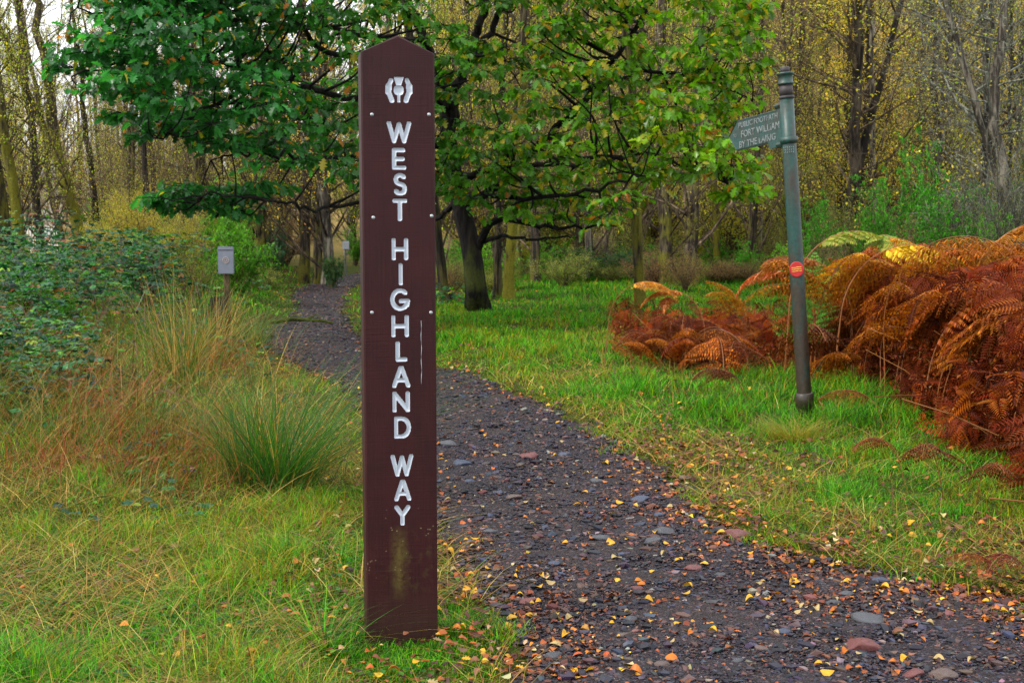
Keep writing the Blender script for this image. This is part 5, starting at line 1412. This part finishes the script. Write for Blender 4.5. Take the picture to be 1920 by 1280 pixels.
def special(kd, px, pyf, pyt, rz, label, d=None, s=None, tilt=0):
    if d is None: d = G(px, pyf)[1]
    x = (px-960)/FPX*d; z = hz(x, d); h = P(px, pyt, d)[2]-z
    me = FR[kd][0][0]; co = np.empty(len(me.vertices)*3); me.vertices.foreach_get('co', co); co = co.reshape(-1, 3); zm = co[:, 2].max(); xm = co[co[:, 2].argmax(), 0]*.6+co[:, 0].max()*.4
    s_ = h/zm; x -= math.cos(rz)*xm*s_; d2 = d-math.sin(rz)*xm*s_
    put_frond(kd, x, d2, s_, rz, label, None, tilt)
special('hang', 1232, 690, 540, 3.1, 'tall rust frond bending left, apart from the stand beside the clearing')
special('hanggold', 1240, 690, 525, -.2, 'yellowing tip frond bending right, apart from the stand beside the clearing')
special('hang', 1255, 690, 560, -1.8, 'third frond of the isolated clump beside the clearing, facing the camera')
special('hang', 1455, 700, 480, 3.0, 'arching orange frond hanging left of the red disc on the pole', d=10.6)
special('rust', 1452, 700, 486, -2.2, 'rust frond hanging down just left of the iron pole', d=10.3)
special('hang', 1435, 690, 495, 2.6, 'rust frond behind the arching orange one left of the pole', d=11)
special('fern', 1545, 700, 470, -.9, 'pale green upright fern frond right of the red disc', d=10.8)
special('fern', 1535, 700, 478, 1.2, 'second green fern frond leaning right behind the iron pole', d=11.0)
special('fern', 1556, 700, 490, .2, 'green fern frond tilting furthest right behind the iron pole', d=11.2)
special('pale', 1640, 640, 444, .1, 'pale lime frond arching at the top of the stand', d=10.5)
special('pale', 1650, 640, 450, 1.5, 'pale lime frond behind the first at the top of the stand', d=10.9)
special('lemon', 1745, 640, 436, .1, 'bright yellow frond standing out on top of the stand', d=10.0)
special('lemon', 1800, 640, 440, 2.9, 'second bright yellow frond bending left on top of the stand', d=9.9)
special('lemon', 1775, 640, 446, -1.2, 'bright yellow frond between the other two on top of the stand', d=9.7)
special('lemon', 1715, 640, 432, 2.9, 'orange gold frond left of the bright yellow ones', d=9.9)
special('gold', 1650, 640, 458, -2.4, 'golden frond below the pale lime one', d=10.0)
special('gold', 1690, 640, 470, -1.2, 'golden frond at the left shoulder of the tall stand', d=9.8)
special('hanggold', 1935, 640, 395, 3.0, 'orange frond tip entering at the right edge above the stand', d=9.0)
for q, (px, py, h_, rz, lb) in enumerate([(1880,1100,.16,2.9,'brown frond collapsed on the path edge at the right'),(1905,1075,.2,-2.4,'second collapsed brown frond on the path edge at the right'),(1700,900,.28,-2.6,'dark frond drooping over the grass left of the front edge'),(1760,925,.35,-2.0,'dark frond hanging lowest over the grass at the front edge'),(1820,935,.3,-1.5,'maroon frond tip touching the grass under the front edge'),(1660,800,.3,2.8,'short dark frond poking left over the grass'),(1400,745,.35,-2.6,'dark frond hanging over the grass left of the iron pole'),(1330,735,.3,-1.2,'small dark frond over the grass farther left of the iron pole')]):
    b_ = G(px, py+10); put_frond('dark', b_[0], b_[1], h_/.5, rz, lb, None, .15, .8)
def bracken_debris():
    g = np.random.default_rng(12); mb = MB(); n = 30000
    px = g.uniform(1150, 2600, n); fy = standfoot(px)-6; fy = fy+(vn(px, px*0, 28, 93)-.6)*46; dmin = 1.35*FPX/(fy-430); d = dmin+np.abs(g.normal(0, 1, n))*2.2; x = (px-960)/FPX*d
    z = H(x, d)+g.uniform(0, 1, n)**1.4*np.interp(px, [1150, 1560, 1640, 2080], [.22, .25, .5, .6])
    dd = rdir(n, -1, .5, g); c = palette(n, RUST+DARK+[(.30, .18, .05)], [2, 1, 3, .7, 3, 3, 2, .8], .25, g)
    V, F, C = scatter(*leafK, np.stack([x, d, z], -1), rots(dd), g.uniform(.02, .05, n), c); mb.add(V, F, C)
    # loose feathery side leaflets hanging all through the stand
    pv = []; pf = []
    for k in range(11):
        t = k/11; l = .30*(1-t**1.6)+.04; zb = -.25*t*t
        for sg in (-1, 1):
            b0 = len(pv); pv += [(0, t, zb), (sg*l*.55, t+.10, zb-.02), (sg*l, t+.13, zb-.08), (sg*l*.5, t+.02, zb-.02)]; pf.append((b0, b0+3, b0+2, b0+1) if sg > 0 else (b0, b0+1, b0+2, b0+3))
    m2 = 12000; i2 = g.integers(0, n, m2); hh = np.interp(px[i2], [1150, 1560, 1640, 2080], [.34, .42, .95, 1.15]); zt_ = H(x[i2], d[i2])+g.uniform(.05, 1, m2)*np.minimum(hh, .25+.9*(d[i2]-dmin[i2]))
    dd2 = rdir(m2, -1, .15, g); dd2[:, 1] -= .35; kk = np.abs(x[i2]-2.05) > .25
    kk |= d[i2] > 9.6
    kk &= (d[i2]-dmin[i2] > .9) | (vn(x[i2], d[i2], .28, 94) > .5)
    kk &= (px[i2] > 1490) | ((g.uniform(0, 1, m2) < .55) & (vn(x[i2], d[i2], .5, 92) > .42))
    c2 = palette(m2, RUST+DARK, [2, 2, 3, 1, 2, 2, 2], .25, g)
    V, F, C = scatter(np.array(pv), np.array(pf), np.stack([x[i2], d[i2], zt_], -1)[kk], rots(dd2[kk], g.normal(0, .8, kk.sum())), g.uniform(.10, .24, kk.sum()), c2[kk]); mb.add(V, F, C)
    for q in range(260):
        i_ = g.integers(0, n); a = g.uniform(0, 6.28); L = g.uniform(.2, .7); e = g.uniform(-.1, .8); p = np.array([x[i_], d[i_], max(z[i_]-.1, hz(x[i_], d[i_]))])
        V, F = tube(np.array([p, p+np.array([math.cos(a)*L*.5, math.sin(a)*L*.5, e*L*.6]), p+np.array([math.cos(a)*L, math.sin(a)*L, e*L])]), .0032, 4, False); mb.add(V, F, np.array([.42, .20, .06])*g.uniform(.5, 1.2))
    o = link('bracken_debris', mb.mesh('bracken_debris', M['bracken'])); tag(o, 'crumpled dead bracken leaf and broken stalks filling the foot of the stand', 'dead bracken', kind='stuff')
bracken_debris()

# ------------------------------------------------------------------ rush and grass clumps
def clump(name, px, py, n, h, spread, cols, wts, label, cat, wd=.0028, bias=(0, 0), lean=(.1, .9), lv=8, mat='grass', d=None):
    if d is None: b = G(px, py)
    else: x = (px-960)/FPX*d; b = np.array([x, d, hz(x, d)])
    g = np.random.default_rng(int(px)); r = np.abs(g.normal(0, spread, n)); a = g.uniform(0, 6.283, n)
    pos = np.stack([r*np.cos(a), r*np.sin(a), np.full(n, -.01)], -1)
    az = a+g.normal(0, .7, n); vx = np.cos(az)+bias[0]; vy = np.sin(az)+bias[1]; az = np.arctan2(vy, vx)
    c = palette(n, cols, wts, .2, g)
    V, F, C = blades(pos, h*g.uniform(.5, 1.15, n), np.full(n, wd)*g.uniform(.7, 1.3, n), az, g.uniform(lean[0], lean[1], n)*np.hypot(vx, vy), g.uniform(0, .75, n), c, c*1.1, lv)
    o = link(name, mesh_np(name, V, F, M[mat], C), loc=b); tag(o, label, cat)
RG = [(.018, .07, .014), (.028, .10, .010), (.05, .13, .008), (.26, .12, .02), (.34, .22, .07)]
clump('rush_clump', 525, 918, 620, .76, .085, RG, [5, 5, 3, 1.4, .8], 'big dark green rush clump fanning out to the right beside the maroon post', 'rush', .0042, (.55, -.1), (.15, 1.1))
clump('rush_clump', 455, 905, 230, .62, .07, RG, [3, 3, 3, 3, 1.4], 'tan and green rush clump upright just left of the big dark green one', 'rush', .0036, (-.1, 0), (.05, .5))
clump('rush_clump', 345, 735, 300, .95, .12, RG, [2, 2, 4, 3, 3], 'tall upright rush tussock in front of the bramble thicket', 'rush', .0045, (0, 0), (.05, .42))
clump('rush_clump', 395, 700, 200, .80, .12, RG, [1, 2, 3, 2, 5], 'straw coloured tussock between the tall rushes and the broken post', 'rush', .0045, (.1, 0), (.1, .6), d=10.8)
clump('grass_tuft', 612, 1215, 150, .19, .035, GREEN+STRAW[:2], [4, 3, 4, 1, 1, 1, .5], 'drooping blue green grass tuft left of the foot of the maroon post', 'grass tuft', .0035, (-.1, -.2), (.3, 1.3))
clump('grass_tuft', 640, 1232, 120, .10, .04, GREEN, [4, 3, 4, 1, 1], 'short tuft touching the left foot of the maroon post', 'grass tuft', .003, (0, -.1), (.2, 1.0))
clump('grass_tuft', 740, 1262, 260, .055, .05, GREEN, [4, 4, 3, 2, 1], 'fine bright tuft in front of the maroon post', 'grass tuft', .0026, (0, 0), (.1, .7))
clump('grass_tuft', 862, 1185, 220, .09, .07, GREEN, [4, 4, 4, 2, 1], 'thick green tuft right of the foot of the maroon post', 'grass tuft', .0028, (0, 0), (.2, .9))
clump('grass_tuft', 1490, 822, 420, .17, .14, [(.26, .19, .03), (.20, .18, .025), (.12, .16, .02)], [3, 3, 1], 'mossy yellow brown grass mound at the foot of the green iron pole', 'grass tuft', .004, (-.2, -.2), (.5, 1.5))
clump('grass_tuft', 470, 640, 260, .50, .18, [(.07, .14, .03), (.20, .20, .05), (.04, .10, .03)], [4, 2, 3], 'dull green long grass behind the grey panel sign', 'grass tuft', .006, (0, 0), (.1, .7), d=13.8)

# stray twiggy saplings on the left bank
for q, (px, py, top, lb) in enumerate([(140,740,455,'bare brown sapling stem in the middle of the brambles'),(62,760,500,'reddish sapling stem low in the brambles at the left'),(182,770,470,'grey sapling stem right of the brown one in the brambles')]):
    d = 11.5+q*.7; x = (px-960)/FPX*d; z = hz(x, d); h = P(px, top, d)[2]-z; g = np.random.default_rng(60+q); mb = MB()
    pts = np.array([(g.normal(0, .012)*k, g.normal(0, .012)*k, h*k/7) for k in range(8)]); V, F = tube(pts, np.linspace(.009, .003, 8), 5); mb.add(V, F)
    for k in range(9):
        p = pts[g.integers(2, 8)]; a = g.uniform(0, 6.28); L = g.uniform(.1, .3); V, F = tube(np.array([p, p+np.array([math.cos(a)*L*.6, math.sin(a)*L*.6, L*.8])]), [.003, .0015], 3, False); mb.add(V, F)
    o = link('sapling', mb.mesh('sapling', M['twig']), loc=(x, d, z)); tag(o, lb, 'sapling')

# fallen branch over the path bend
b = G(560, 608); mb = MB(); g = np.random.default_rng(3)
pts = np.array([(-.45, 0, .02), (-.2, .05, .06), (.05, .0, .07), (.3, -.06, .06), (.5, -.02, .02)]); V, F = tube(catmull(pts, 3), np.linspace(.035, .018, 13), 7); mb.add(V, F)
for p in ((-.2, .05, .06), (.1, 0, .07)): V, F = tube(np.array([p, (p[0]+.18, p[1]-.12, p[2]+.08), (p[0]+.3, p[1]-.2, p[2]+.03)]), [.014, .01, .005], 5); mb.add(V, F)
o = link('fallen_branch', mb.mesh('fallen_branch', M['bark_oak']), loc=b); tag(o, 'dark wet branch lying across the left side of the path at the bend', 'branch')
# dead bracken frond lying at the right path edge
